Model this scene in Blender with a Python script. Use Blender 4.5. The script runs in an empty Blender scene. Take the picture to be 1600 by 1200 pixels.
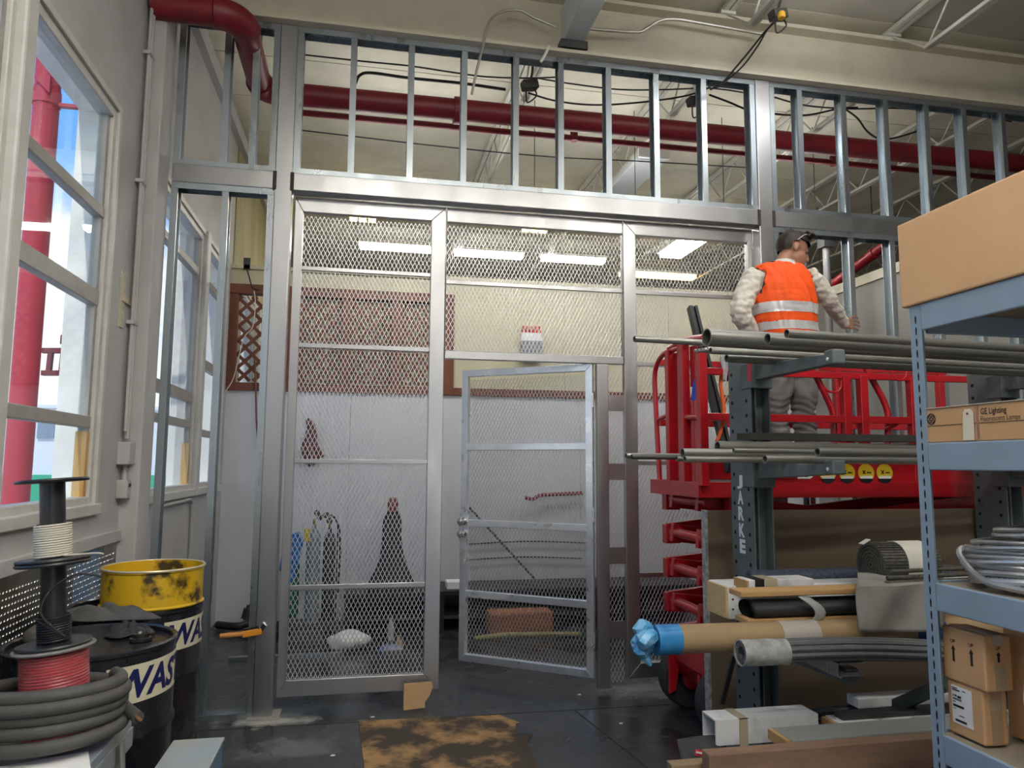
import bpy, bmesh, math, random
from mathutils import Vector, Matrix, Quaternion
random.seed(7)
scene = bpy.context.scene
COL = scene.collection
R = math.radians

# ------------------------------------------------------------------ camera
EYE = Vector((0.0, 0.0, 1.55)); FPX = 1148.0
CR = Vector((0.98054834, -0.19618629, 0.0059919))      # camera right
CU = Vector((-0.02697582, -0.10446283, 0.99416288))    # camera up
CF = Vector((0.19441519, 0.97498639, 0.10772314))      # camera forward
cam_data = bpy.data.cameras.new('camera'); cam_data.sensor_width = 36.0
cam_data.lens = FPX / 1600.0 * 36.0; cam_data.clip_start = 0.02; cam_data.clip_end = 500
cam = bpy.data.objects.new('camera', cam_data); COL.objects.link(cam)
cam.matrix_world = Matrix(((CR.x, CU.x, -CF.x, EYE.x), (CR.y, CU.y, -CF.y, EYE.y), (CR.z, CU.z, -CF.z, EYE.z), (0, 0, 0, 1)))
scene.camera = cam

# ------------------------------------------------------------------ world: blue sky with fair-weather cloud
world = bpy.data.worlds.new('sky'); scene.world = world; world.use_nodes = True
wn = world.node_tree.nodes; wl = world.node_tree.links; wn.clear()
def wnode(t, **k):
    n = wn.new(t)
    for a, b in k.items(): setattr(n, a, b)
    return n
tc = wnode('ShaderNodeTexCoord'); sep = wnode('ShaderNodeSeparateXYZ'); wl.new(tc.outputs['Generated'], sep.inputs[0])
ramp = wnode('ShaderNodeValToRGB'); wl.new(sep.outputs['Z'], ramp.inputs[0])
ramp.color_ramp.elements[0].position = 0.0; ramp.color_ramp.elements[0].color = (0.60, 0.76, 0.95, 1)
ramp.color_ramp.elements[1].position = 0.75; ramp.color_ramp.elements[1].color = (0.10, 0.33, 0.85, 1)
e = ramp.color_ramp.elements.new(0.28); e.color = (0.20, 0.46, 0.92, 1)
noi = wnode('ShaderNodeTexNoise'); noi.inputs['Scale'].default_value = 3.2; noi.inputs['Detail'].default_value = 7; noi.inputs['Roughness'].default_value = 0.55
mp = wnode('ShaderNodeMapping'); mp.inputs['Scale'].default_value = (1, 1, 1.9); mp.inputs['Location'].default_value = (0.35, 0.2, 0.0)
wl.new(tc.outputs['Generated'], mp.inputs[0]); wl.new(mp.outputs[0], noi.inputs['Vector'])
lowr = wnode('ShaderNodeMapRange'); lowr.inputs['From Min'].default_value = 0.10; lowr.inputs['From Max'].default_value = 0.42
lowr.inputs['To Min'].default_value = 0.22; lowr.inputs['To Max'].default_value = -0.10; wl.new(sep.outputs['Z'], lowr.inputs[0])
addn = wnode('ShaderNodeMath', operation='ADD'); wl.new(noi.outputs[0], addn.inputs[0]); wl.new(lowr.outputs[0], addn.inputs[1])
cr2 = wnode('ShaderNodeValToRGB'); wl.new(addn.outputs[0], cr2.inputs[0])
cr2.color_ramp.elements[0].position = 0.50; cr2.color_ramp.elements[1].position = 0.64
mixw = wnode('ShaderNodeMixRGB'); wl.new(cr2.outputs[0], mixw.inputs[0]); wl.new(ramp.outputs[0], mixw.inputs[1]); mixw.inputs[2].default_value = (0.98, 0.99, 1.0, 1)
bg = wnode('ShaderNodeBackground'); bg.inputs['Strength'].default_value = 1.25; wl.new(mixw.outputs[0], bg.inputs[0])
wo = wnode('ShaderNodeOutputWorld'); wl.new(bg.outputs[0], wo.inputs[0])

# ------------------------------------------------------------------ sun, behind the camera and nearly along the street wall
sun_data = bpy.data.lights.new('sun', 'SUN'); sun_data.energy = 2.6; sun_data.angle = R(0.6); sun_data.color = (1.0, 0.96, 0.9)
sun = bpy.data.objects.new('sun', sun_data); COL.objects.link(sun)
sun.rotation_euler = Vector((0.10, 0.62, -0.95)).to_track_quat('-Z', 'Y').to_euler(); sun.location = (0, -20, 30)

# ------------------------------------------------------------------ view
vs = scene.view_settings; vs.view_transform = 'Standard'; vs.look = 'None'; vs.gamma = 1.0; vs.use_curve_mapping = False
vs.exposure = 0.14
cy = scene.cycles; cy.max_bounces = 8; cy.diffuse_bounces = 4; cy.glossy_bounces = 4; cy.transmission_bounces = 4; cy.transparent_max_bounces = 16
LAMP = 34.0         # emission of the fluorescent tubes

# ------------------------------------------------------------------ helpers
def at(px, py, **k):
    """where the sight line through photo pixel (px,py) meets the plane x=, y= or z="""
    d = CR * (px - 800) / FPX - CU * (py - 600) / FPX + CF
    a, v = list(k.items())[0]; i = 'xyz'.index(a)
    return EYE + d * ((v - EYE[i]) / d[i])

class MB:
    def __init__(s): s.v = []; s.f = []; s.m = []; s.mi = 0
    def add(s, vs_, fs_):
        o = len(s.v); s.v += [Vector(p) for p in vs_]
        for f in fs_: s.f.append([i + o for i in f]); s.m.append(s.mi)
        return s
    def bx(s, x0, x1, y0, y1, z0, z1):
        return s.add([(x0,y0,z0),(x1,y0,z0),(x1,y1,z0),(x0,y1,z0),(x0,y0,z1),(x1,y0,z1),(x1,y1,z1),(x0,y1,z1)],
                     [(0,3,2,1),(4,5,6,7),(0,1,5,4),(1,2,6,5),(2,3,7,6),(3,0,4,7)])
    def bar(s, p0, p1, w, h, up=(0,0,1)):
        """rectangular bar from p0 to p1, w across, h along 'up'"""
        p0 = Vector(p0); p1 = Vector(p1); d = (p1 - p0).normalized(); u = Vector(up)
        sdv = d.cross(u)
        if sdv.length < 1e-4: u = Vector((1,0,0)); sdv = d.cross(u)
        sdv.normalize(); u = sdv.cross(d).normalized()
        vs_ = []
        for p in (p0, p1):
            for a, b in ((-1,-1),(1,-1),(1,1),(-1,1)): vs_.append(p + sdv*(a*w/2) + u*(b*h/2))
        return s.add(vs_, [(0,3,2,1),(4,5,6,7),(0,1,5,4),(1,2,6,5),(2,3,7,6),(3,0,4,7)])
    def tube(s, pts, r, n=8, caps=True, closed=False):
        pts = [Vector(p) for p in pts]; N = len(pts)
        rr = r if isinstance(r, (list, tuple)) else [r]*N
        tan = []
        for i in range(N):
            a = pts[i-1] if (i > 0 or closed) else pts[0]; b = pts[(i+1) % N] if (i < N-1 or closed) else pts[-1]
            tan.append((b - a).normalized())
        t = tan[0]; u = t.cross(Vector((0,0,1)))
        if u.length < 1e-3: u = t.cross(Vector((1,0,0)))
        u.normalize(); vs_ = []
        for i in range(N):
            if i:
                q = tan[i-1].rotation_difference(tan[i]); u = q @ u
                u = (u - tan[i]*u.dot(tan[i])).normalized()
            w = tan[i].cross(u)
            for k in range(n):
                a = 2*math.pi*k/n; vs_.append(pts[i] + (u*math.cos(a) + w*math.sin(a))*rr[i])
        fs_ = []
        for i in range(N if closed else N-1):
            j = (i+1) % N
            for k in range(n): fs_.append((i*n+k, i*n+(k+1)%n, j*n+(k+1)%n, j*n+k))
        if caps and not closed: fs_ += [tuple(reversed(range(n))), tuple(range((N-1)*n, N*n))]
        return s.add(vs_, fs_)
    def pipe(s, p0, p1, ro, ri, n=16):
        """open hollow pipe"""
        p0 = Vector(p0); p1 = Vector(p1); d = (p1-p0).normalized(); u = d.cross(Vector((0,0,1)))
        if u.length < 1e-3: u = Vector((1,0,0))
        u.normalize(); w = d.cross(u); vs_ = []
        for p, r in ((p0,ro),(p1,ro),(p1,ri),(p0,ri)):
            for k in range(n):
                a = 2*math.pi*k/n; vs_.append(p + (u*math.cos(a)+w*math.sin(a))*r)
        fs_ = []
        for i in range(4):
            j = (i+1) % 4
            for k in range(n): fs_.append((i*n+k, i*n+(k+1)%n, j*n+(k+1)%n, j*n+k))
        return s.add(vs_, fs_)
    def lathe(s, prof, c=(0,0,0), n=32, axis=None):
        """prof: list of (r, z); axis: optional Matrix 3x3"""
        c = Vector(c); vs_ = []; A = axis or Matrix.Identity(3)
        for r, z in prof:
            for k in range(n):
                a = 2*math.pi*k/n; vs_.append(c + A @ Vector((r*math.cos(a), r*math.sin(a), z)))
        fs_ = []
        for i in range(len(prof)-1):
            for k in range(n): fs_.append((i*n+k, i*n+(k+1)%n, (i+1)*n+(k+1)%n, (i+1)*n+k))
        if prof[0][0] > 1e-5: fs_.append(tuple(reversed(range(n))))
        if prof[-1][0] > 1e-5: fs_.append(tuple(range((len(prof)-1)*n, len(prof)*n)))
        return s.add(vs_, fs_)
    def prism(s, poly, d, o=(0,0,0), U=(1,0,0), V=(0,0,1)):
        """poly (u,v) list in plane U,V at o, pushed by vector d"""
        o = Vector(o); U = Vector(U); V = Vector(V); d = Vector(d); n = len(poly)
        b = [o + U*a + V*c for a, c in poly]
        return s.add(b + [p + d for p in b], [tuple(range(n)), tuple(reversed(range(n, 2*n)))] + [(i, n+i, n+(i+1)%n, (i+1)%n) for i in range(n)])
    def loft(s, rings, caps=True):
        n = len(rings[0]); vs_ = [p for r in rings for p in r]; fs_ = []
        for i in range(len(rings)-1):
            for k in range(n): fs_.append((i*n+k, i*n+(k+1)%n, (i+1)*n+(k+1)%n, (i+1)*n+k))
        if caps: fs_ += [tuple(reversed(range(n))), tuple(range((len(rings)-1)*n, len(rings)*n))]
        return s.add(vs_, fs_)
    def grid(s, fn, nu, nv, th=0.0):
        """sheet fn(u,v), u,v in 0..1; th gives it thickness through solidify later"""
        vs_ = [fn(i/nu, j/nv) for j in range(nv+1) for i in range(nu+1)]
        fs_ = [(j*(nu+1)+i, j*(nu+1)+i+1, (j+1)*(nu+1)+i+1, (j+1)*(nu+1)+i) for j in range(nv) for i in range(nu)]
        return s.add(vs_, fs_)
    def build(s, name, m=None, parent=None, smooth=False, bevel=0.0, solid=0.0, sub=0, seg=2, fix=True, label=None, kind=None):
        me = bpy.data.meshes.new(name)
        off = world_of(parent) if parent else None
        if off is None:
            xs = [p.x for p in s.v]; ys = [p.y for p in s.v]; zs = [p.z for p in s.v]
            off = Vector(((min(xs)+max(xs))/2, (min(ys)+max(ys))/2, min(zs)))
            loc = off
        else: loc = Vector((0,0,0))
        me.from_pydata([p - off for p in s.v], [], s.f)
        ms = m if isinstance(m, (list, tuple)) else [m]
        for q in ms:
            if q is not None: me.materials.append(q)
        if len(ms) > 1: me.polygons.foreach_set('material_index', s.m)
        if fix:
            bm = bmesh.new(); bm.from_mesh(me); bmesh.ops.recalc_face_normals(bm, faces=bm.faces); bm.to_mesh(me); bm.free()
        if smooth:
            me.polygons.foreach_set('use_smooth', [True]*len(me.polygons))
            try: me.set_sharp_from_angle(angle=R(38))
            except Exception: pass
        me.update()
        o = bpy.data.objects.new(name, me); COL.objects.link(o); o.location = loc
        if parent: o.parent = parent
        if bevel:
            b = o.modifiers.new('bevel', 'BEVEL'); b.width = bevel; b.segments = seg; b.limit_method = 'ANGLE'; b.angle_limit = R(40)
        if solid:
            b = o.modifiers.new('solid', 'SOLIDIFY'); b.thickness = solid; b.offset = 0
        if sub:
            b = o.modifiers.new('sub', 'SUBSURF'); b.levels = sub; b.render_levels = sub
        if label: o['label'] = label
        if kind: o['kind'] = kind
        return o

def world_of(o):
    p = Vector((0,0,0))
    while o is not None: p += Vector(o.location); o = o.parent
    return p
def tag(o, label=None, cat=None, group=None, kind=None):
    if label: o['label'] = label
    if cat: o['category'] = cat
    if group: o['group'] = group
    if kind: o['kind'] = kind
    return o
def thing(name, label, cat, loc, group=None):
    o = bpy.data.objects.new(name, None); COL.objects.link(o); o.location = loc; o.empty_display_size = 0.1
    return tag(o, label, cat, group)
def struct(name, loc=(0,0,0)):
    o = bpy.data.objects.new(name, None); COL.objects.link(o); o.location = loc; o['kind'] = 'structure'; return o
def copy_tree(o, parent=None):
    c = o.copy(); COL.objects.link(c); c.parent = parent
    for ch in o.children: copy_tree(ch, c)
    return c
def text_mesh(t, size=1.0, bold=0.0, spacing=1.0, shear=0.0):
    cu = bpy.data.curves.new('t', 'FONT'); cu.body = t; cu.size = size; cu.offset = bold; cu.space_character = spacing; cu.shear = shear
    cu.resolution_u = 3; cu.fill_mode = 'FRONT'
    ob = bpy.data.objects.new('t', cu); COL.objects.link(ob)
    dg = bpy.context.evaluated_depsgraph_get(); me = bpy.data.meshes.new_from_object(ob.evaluated_get(dg))
    vs_ = [Vector(v.co) for v in me.vertices]; fs_ = [tuple(p.vertices) for p in me.polygons]
    bpy.data.objects.remove(ob); bpy.data.curves.remove(cu); bpy.data.meshes.remove(me)
    return vs_, fs_
def text_on(mb, t, o, U, V, width=None, height=None, bold=0.0, shear=0.0, n=0.0):
    """flat lettering: lower-left corner o, along U, up V"""
    vs_, fs_ = text_mesh(t, 1.0, bold, 1.0, shear)
    x0 = min(p.x for p in vs_); x1 = max(p.x for p in vs_); y0 = min(p.y for p in vs_); y1 = max(p.y for p in vs_)
    sx = (width / (x1-x0)) if width else None; sy = (height / (y1-y0)) if height else None
    sx = sx or sy; sy = sy or sx
    U = Vector(U); V = Vector(V); o = Vector(o)
    mb.add([o + U*((p.x-x0)*sx) + V*((p.y-y0)*sy) for p in vs_], fs_)

# ------------------------------------------------------------------ materials
MATS = {}
def mat(name, col, rough=0.5, metal=0.0, col2=None, scale=8.0, amount=0.5, bump=0.0, bscale=60.0, detail=5, spec=0.5, stretch=None, rvar=0.0, lo=0.35, hi=0.68, emit=None, coat=0.0, trans=0.0, alpha=1.0):
    if name in MATS: return MATS[name]
    m = bpy.data.materials.new(name); m.use_nodes = True; nt = m.node_tree; b = nt.nodes['Principled BSDF']
    b.inputs['Base Color'].default_value = (*col, 1); b.inputs['Roughness'].default_value = rough; b.inputs['Metallic'].default_value = metal
    b.inputs['Specular IOR Level'].default_value = spec; b.inputs['Coat Weight'].default_value = coat
    b.inputs['Transmission Weight'].default_value = trans; b.inputs['Alpha'].default_value = alpha
    t = nt.nodes.new('ShaderNodeTexCoord'); mpn = nt.nodes.new('ShaderNodeMapping'); nt.links.new(t.outputs['Object'], mpn.inputs[0])
    if stretch: mpn.inputs['Scale'].default_value = stretch
    if col2 is not None or rvar:
        n1 = nt.nodes.new('ShaderNodeTexNoise'); n1.inputs['Scale'].default_value = scale; n1.inputs['Detail'].default_value = detail; n1.inputs['Roughness'].default_value = 0.6
        nt.links.new(mpn.outputs[0], n1.inputs['Vector'])
        rp = nt.nodes.new('ShaderNodeMapRange'); rp.inputs['From Min'].default_value = lo; rp.inputs['From Max'].default_value = hi
        nt.links.new(n1.outputs[0], rp.inputs[0])
        if col2 is not None:
            mx = nt.nodes.new('ShaderNodeMixRGB'); mx.inputs[1].default_value = (*col, 1); mx.inputs[2].default_value = (*col2, 1)
            ml = nt.nodes.new('ShaderNodeMath'); ml.operation = 'MULTIPLY'; ml.inputs[1].default_value = amount; nt.links.new(rp.outputs[0], ml.inputs[0])
            nt.links.new(ml.outputs[0], mx.inputs[0]); nt.links.new(mx.outputs[0], b.inputs['Base Color'])
        if rvar:
            mr = nt.nodes.new('ShaderNodeMapRange'); mr.inputs['To Min'].default_value = max(0.02, rough-rvar); mr.inputs['To Max'].default_value = min(1, rough+rvar)
            nt.links.new(rp.outputs[0], mr.inputs[0]); nt.links.new(mr.outputs[0], b.inputs['Roughness'])
    if bump:
        n2 = nt.nodes.new('ShaderNodeTexNoise'); n2.inputs['Scale'].default_value = bscale; n2.inputs['Detail'].default_value = 4; nt.links.new(mpn.outputs[0], n2.inputs['Vector'])
        bp = nt.nodes.new('ShaderNodeBump'); bp.inputs['Strength'].default_value = bump; bp.inputs['Distance'].default_value = 0.01
        nt.links.new(n2.outputs[0], bp.inputs['Height']); nt.links.new(bp.outputs[0], b.inputs['Normal'])
    if emit:
        b.inputs['Emission Color'].default_value = (*emit[0], 1); b.inputs['Emission Strength'].default_value = emit[1]
    MATS[name] = m; return m
def glass_mat():
    m = bpy.data.materials.new('window glass'); m.use_nodes = True; nt = m.node_tree; nt.nodes.clear()
    tr = nt.nodes.new('ShaderNodeBsdfTransparent'); tr.inputs[0].default_value = (0.93, 0.96, 0.97, 1)
    gl = nt.nodes.new('ShaderNodeBsdfGlossy'); gl.inputs['Roughness'].default_value = 0.02; fr = nt.nodes.new('ShaderNodeMapRange'); lw = nt.nodes.new('ShaderNodeLayerWeight'); lw.inputs[0].default_value = 0.5; pw = nt.nodes.new('ShaderNodeMath'); pw.operation = 'POWER'; pw.inputs[1].default_value = 4.0; nt.links.new(lw.outputs['Facing'], pw.inputs[0]); nt.links.new(pw.outputs[0], fr.inputs[0]); fr.inputs['To Min'].default_value = 0.02; fr.inputs['To Max'].default_value = 0.35
    mx = nt.nodes.new('ShaderNodeMixShader'); o = nt.nodes.new('ShaderNodeOutputMaterial')
    nt.links.new(fr.outputs[0], mx.inputs[0]); nt.links.new(tr.outputs[0], mx.inputs[1]); nt.links.new(gl.outputs[0], mx.inputs[2]); nt.links.new(mx.outputs[0], o.inputs[0]); return m
GLASS = glass_mat()
WALLP = mat('aged grey wall paint', (0.47,0.46,0.45), 0.75, col2=(0.33,0.31,0.28), scale=3.0, amount=0.45, bump=0.35, bscale=55, lo=0.45, hi=0.8)
CREAM = mat('cream painted steel', (0.60,0.55,0.43), 0.6, col2=(0.33,0.28,0.20), scale=5, amount=0.4, lo=0.5, hi=0.82, bump=0.12, bscale=80)
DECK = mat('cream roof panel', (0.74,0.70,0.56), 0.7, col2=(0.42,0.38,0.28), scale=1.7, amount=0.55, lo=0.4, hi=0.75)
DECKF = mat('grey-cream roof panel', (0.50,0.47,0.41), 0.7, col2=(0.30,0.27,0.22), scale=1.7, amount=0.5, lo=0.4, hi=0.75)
GALV = mat('galvanised stud steel', (0.44,0.48,0.51), 0.34, 0.9, col2=(0.30,0.35,0.38), scale=6, amount=0.6, stretch=(1,1,0.15), rvar=0.10)
ALUM = mat('mill aluminium', (0.45,0.45,0.455), 0.36, 0.93, col2=(0.34,0.34,0.35), scale=5, amount=0.45, stretch=(1,1,0.2), rvar=0.10, bump=0.03, bscale=30, lo=0.3, hi=0.75)
ALUMD = mat('bright aluminium door tube', (0.88,0.91,0.95), 0.33, 0.85, col2=(0.66,0.69,0.73), scale=7, amount=0.6, rvar=0.10)
EXPM = mat('expanded steel mesh', (0.60,0.60,0.61), 0.40, 0.75)
FLOORM = mat('black painted concrete', (0.022,0.025,0.028), 0.36, col2=(0.052,0.058,0.064), scale=2.2, amount=0.75, rvar=0.16, bump=0.10, bscale=22, detail=9, lo=0.42, hi=0.72, spec=0.38)
REDPIPE = mat('dark red pipe paint', (0.23,0.008,0.018), 0.45, col2=(0.13,0.010,0.016), scale=5, amount=0.7)
LIFTRED = mat('red lift enamel', (0.44,0.008,0.015), 0.30, col2=(0.26,0.006,0.011), scale=5, amount=0.55, coat=0.3, lo=0.45, hi=0.8)
RACKG = mat('grey-green rack enamel', (0.115,0.140,0.148), 0.45, col2=(0.075,0.092,0.098), scale=7, amount=0.6, lo=0.45, hi=0.8)
BLUESH = mat('blue-grey shelf enamel', (0.255,0.345,0.45), 0.42, col2=(0.20,0.275,0.36), scale=6, amount=0.5, bump=0.02)
CONDUIT = mat('dull grey steel pipe', (0.33,0.33,0.30), 0.42, 0.75, col2=(0.13,0.13,0.115), scale=9, amount=0.7, stretch=(0.15,1,1), rvar=0.08)
DARKSTEEL = mat('dark steel', (0.10,0.10,0.10), 0.5, 0.6, col2=(0.05,0.05,0.05), scale=10, amount=0.6)
BLACK = mat('black plastic', (0.012,0.012,0.014), 0.45)
DRUMB = mat('black drum enamel', (0.010,0.011,0.015), 0.28, col2=(0.025,0.025,0.03), scale=6, amount=0.6, rvar=0.12)
CARD = mat('brown cardboard', (0.60,0.36,0.185), 0.85, col2=(0.52,0.30,0.145), scale=3, amount=0.7, bump=0.05, bscale=30)
CARDT = mat('light brown cardboard', (0.72,0.45,0.25), 0.85, col2=(0.62,0.37,0.195), scale=2.5, amount=0.7, bump=0.04, bscale=25)
PAPERW = mat('white paper', (0.80,0.80,0.79), 0.85, col2=(0.68,0.68,0.67), scale=5, amount=0.5)
INK = mat('black ink', (0.015,0.015,0.015), 0.8)
WOODR = mat('stained red-brown wood', (0.21,0.065,0.028), 0.55, col2=(0.10,0.03,0.014), scale=7, amount=0.7, stretch=(1,1,0.25))
WOODL = mat('light wood', (0.48,0.29,0.12), 0.65, col2=(0.36,0.20,0.075), scale=6, amount=0.7, stretch=(0.2,1,1))
JOISTW = mat('white joist paint', (0.62,0.60,0.53), 0.55, col2=(0.42,0.39,0.32), scale=7, amount=0.5)
WIREB = mat('black cable', (0.012,0.012,0.013), 0.5)
WIREW = mat('cream cable', (0.60,0.56,0.45), 0.5)
PANELW = mat('white wall panel', (0.62,0.625,0.645), 0.45, col2=(0.53,0.535,0.555), scale=2.5, amount=0.6, stretch=(1,1,0.3), lo=0.45, hi=0.8)
CREAMW = mat('cream wall paint', (0.60,0.55,0.37), 0.65, col2=(0.52,0.47,0.30), scale=2.0, amount=0.6)
STAINW = mat('stained yellow-green wall paint', (0.40,0.37,0.20), 0.7, col2=(0.24,0.20,0.08), scale=3.0, amount=0.8, stretch=(1,1,0.25))
WINF = mat('off-white window frame', (0.58,0.57,0.53), 0.5, col2=(0.44,0.42,0.37), scale=9, amount=0.5)
SASH = mat('grey window sash', (0.36,0.35,0.32), 0.5, col2=(0.26,0.25,0.23), scale=9, amount=0.5)
LAMPM = mat('lit fluorescent diffuser', (0.9,0.9,0.9), 0.5, emit=((1.0,0.97,0.90), LAMP))
LAMPP = mat('lit dim fluorescent diffuser', (0.9,0.9,0.9), 0.5, emit=((0.97,0.98,1.0), LAMP*0.42))
LAMPY = mat('lit warm fluorescent diffuser', (0.9,0.8,0.5), 0.5, emit=((1.0,0.72,0.25), LAMP*0.3))
WHITEM = mat('white enamel', (0.75,0.75,0.73), 0.4)
# ================================================================== SETTING
XL = -1.37; YP = 4.87; ZB = 4.50; ZD = 4.93; YH = 7.69; XR = 5.15
# floor, with pale dust where the post was drilled and the paint is worn by the door
def floor_stains(m):
    nt = m.node_tree; b = nt.nodes['Principled BSDF']; src = b.inputs['Base Color'].links[0].from_socket
    g = nt.nodes.new('ShaderNodeNewGeometry'); nz = nt.nodes.new('ShaderNodeTexNoise'); nz.inputs['Scale'].default_value = 9; nz.inputs['Detail'].default_value = 8
    nt.links.new(g.outputs['Position'], nz.inputs['Vector']); last = src
    for cx, cy, rx, ry, col, amt in ((-0.50,4.80,0.30,0.13,(0.42,0.40,0.36),0.9),(1.95,4.97,0.42,0.24,(0.15,0.145,0.135),0.8),(0.9,4.55,1.1,0.28,(0.07,0.085,0.10),0.3),(-0.35,4.35,0.30,0.20,(0.20,0.20,0.19),0.5),(-0.3,4.95,0.6,0.14,(0.05,0.065,0.085),0.5)):
        mp_ = nt.nodes.new('ShaderNodeMapping'); mp_.inputs['Location'].default_value = (-cx/rx, -cy/ry, 0); mp_.inputs['Scale'].default_value = (1/rx, 1/ry, 0)
        nt.links.new(g.outputs['Position'], mp_.inputs[0])
        ln = nt.nodes.new('ShaderNodeVectorMath'); ln.operation = 'LENGTH'; nt.links.new(mp_.outputs[0], ln.inputs[0])
        sb = nt.nodes.new('ShaderNodeMath'); sb.operation = 'ADD'; nt.links.new(ln.outputs['Value'], sb.inputs[0])
        sc = nt.nodes.new('ShaderNodeMath'); sc.operation = 'MULTIPLY_ADD'; sc.inputs[1].default_value = 2.2; sc.inputs[2].default_value = -1.1; nt.links.new(nz.outputs[0], sc.inputs[0]); nt.links.new(sc.outputs[0], sb.inputs[1])
        mr = nt.nodes.new('ShaderNodeMapRange'); mr.inputs['From Min'].default_value = 1.0; mr.inputs['From Max'].default_value = 0.35; mr.inputs['To Max'].default_value = amt
        nt.links.new(sb.outputs[0], mr.inputs[0])
        mx = nt.nodes.new('ShaderNodeMixRGB'); nt.links.new(mr.outputs[0], mx.inputs[0]); nt.links.new(last, mx.inputs[1]); mx.inputs[2].default_value = (*col, 1); last = mx.outputs[0]
    nt.links.new(last, b.inputs['Base Color'])
floor_stains(FLOORM)
fl = MB().bx(XL-0.3, 12.0, -7.0, 16.0, -0.2, 0.0).build('floor', FLOORM); fl['kind'] = 'structure'
SEAM = mat('floor joint', (0.008,0.008,0.009), 0.8)
for (ax, ay, bx_, by) in ((-1.3,4.72,5.0,4.62),(1.35,4.66,1.62,2.6),(0.55,4.66,0.2,2.6)):
    MB().bar((ax,ay,0.0005),(bx_,by,0.0005),0.006,0.002).build('joint', SEAM, fl)

# left (street) wall with three runs of windows
WG = [(0.9, 4.20), (5.05, 7.50), (8.35, 10.9)]; WZ0, WZ1 = 1.32, 3.46
w = MB(); t = 0.19
w.bx(XL-t, XL, -7, 16, -0.1, WZ0); w.bx(XL-t, XL, -7, 16, WZ1, 5.1)
ys = -7
for a, b in WG: w.bx(XL-t, XL, ys, a, WZ0, WZ1); ys = b
w.bx(XL-t, XL, ys, 16, WZ0, WZ1)
wl_ = w.build('wall_left', WALLP); wl_['kind'] = 'structure'
MB().bx(XL-0.01, XL+0.012, YH+0.05, 15.9, WZ1+0.03, 4.80).build('stained_panel', STAINW, wl_)
MB().bx(XL-0.05, XL+0.10, 4.62, 4.86, 0, 4.9).build('pilaster', WALLP, wl_, bevel=0.012)
MB().bx(XL-0.05, XL+0.06, 4.86, YP+0.42, 4.78, 4.94).bx(XL-0.05, XL+0.06, YP+0.42, 15.9, 4.80, 4.94).build('wall_plate', WALLP, wl_)
# window trims and sashes
REVEAL = mat('white stucco reveal', (0.86,0.84,0.78), 0.8, col2=(0.74,0.70,0.60), scale=9, amount=0.5)
def window(name, y0, y1, rails, zt=WZ1, zb=WZ0):
    r = struct(name, (XL-0.12, (y0+y1)/2, zb))
    f = MB(); d0, d1 = XL-0.085, XL-0.005
    f.bx(d0, d1, y0, y0+0.055, zb, zt); f.bx(d0, d1, y1-0.055, y1, zb, zt); f.bx(d0, d1, y0+0.055, y1-0.055, zt-0.06, zt); f.bx(d0, d1, y0+0.055, y1-0.055, zb, zb+0.05)
    f.build('frame', WINF, r, bevel=0.006)
    g = MB(); g.bx(XL-0.02, XL+0.012, y0-0.03, y0+0.012, zb, zt+0.03); g.bx(XL-0.02, XL+0.012, y1-0.012, y1+0.03, zb, zt+0.03); g.bx(XL-0.02, XL+0.012, y0+0.012, y1-0.012, zt-0.01, zt+0.03)
    g.build('casing', WINF, r, bevel=0.004)
    MB().bx(XL-0.085, XL+0.03, y0-0.04, y1+0.04, zb-0.045, zb+0.012).build('sill', WINF, r, bevel=0.006)
    rv = MB(); X0, X1 = XL-0.20, XL-0.086
    rv.bx(X0, X1, y1-0.012, y1+0.001, zb, zt); rv.bx(X0, X1, y0+0.001, y1-0.012, zt-0.012, zt+0.001); rv.bx(X0-0.02, X1, y0, y1-0.012, zb-0.001, zb+0.012); rv.build('reveal', REVEAL, r)
    edges = [zt-0.06] + [z for z in rails] + [zb+0.05]
    for z, h in zip(rails, (0.06, 0.085, 0.06)):
        MB().bx(XL-0.07, XL-0.02, y0+0.055, y1-0.055, z-h/2, z+h/2).build('sash_rail', SASH, r, bevel=0.004)
    for k in range(len(edges)-1):
        a, b = edges[k+1], edges[k]
        s = MB(); s.bx(XL-0.065, XL-0.025, y0+0.055, y0+0.09, a, b); s.bx(XL-0.065, XL-0.025, y1-0.09, y1-0.055, a, b); s.build('sash_stile', SASH, r)
        MB().bx(XL-0.046, XL-0.042, y0+0.08, y1-0.08, a, b).build('pane', GLASS, r)
    return r
window('window_1', 0.9, 3.04, (2.86, 2.40, 1.75)); window('window_2', 3.10, 4.20, (2.86, 2.40, 1.75))
window('window_3', 5.05, 6.44, (3.12, 2.07, 1.85)); window('window_4', 6.52, 7.50, (3.12, 2.40, 1.80))
JAMBW = mat('weathered orange wood', (0.50,0.27,0.07), 0.7, col2=(0.62,0.50,0.30), scale=14, amount=0.8, stretch=(1,1,0.2))
for nm, yj in (('window_2', 4.105), ('window_3', 6.345)):
    o = bpy.data.objects[nm]; MB().bx(XL-0.075, XL-0.02, yj, yj+0.04, WZ0+0.05, 1.70).build('bare_jamb', JAMBW, o)
window('window_5', 8.35, 9.6, (3.12, 2.40, 1.80)); window('window_6', 9.68, 10.9, (3.12, 2.40, 1.80))
for i, (a, b) in enumerate(((3.02,3.12),(6.42,6.54),(9.58,9.70))):
    tr = MB().bx(XL-0.15, XL+0.035, a, b, WZ0-0.05, WZ1+0.03).build('trim_%d' % (i+1), WINF, bevel=0.012); tr['kind'] = 'structure'
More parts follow.
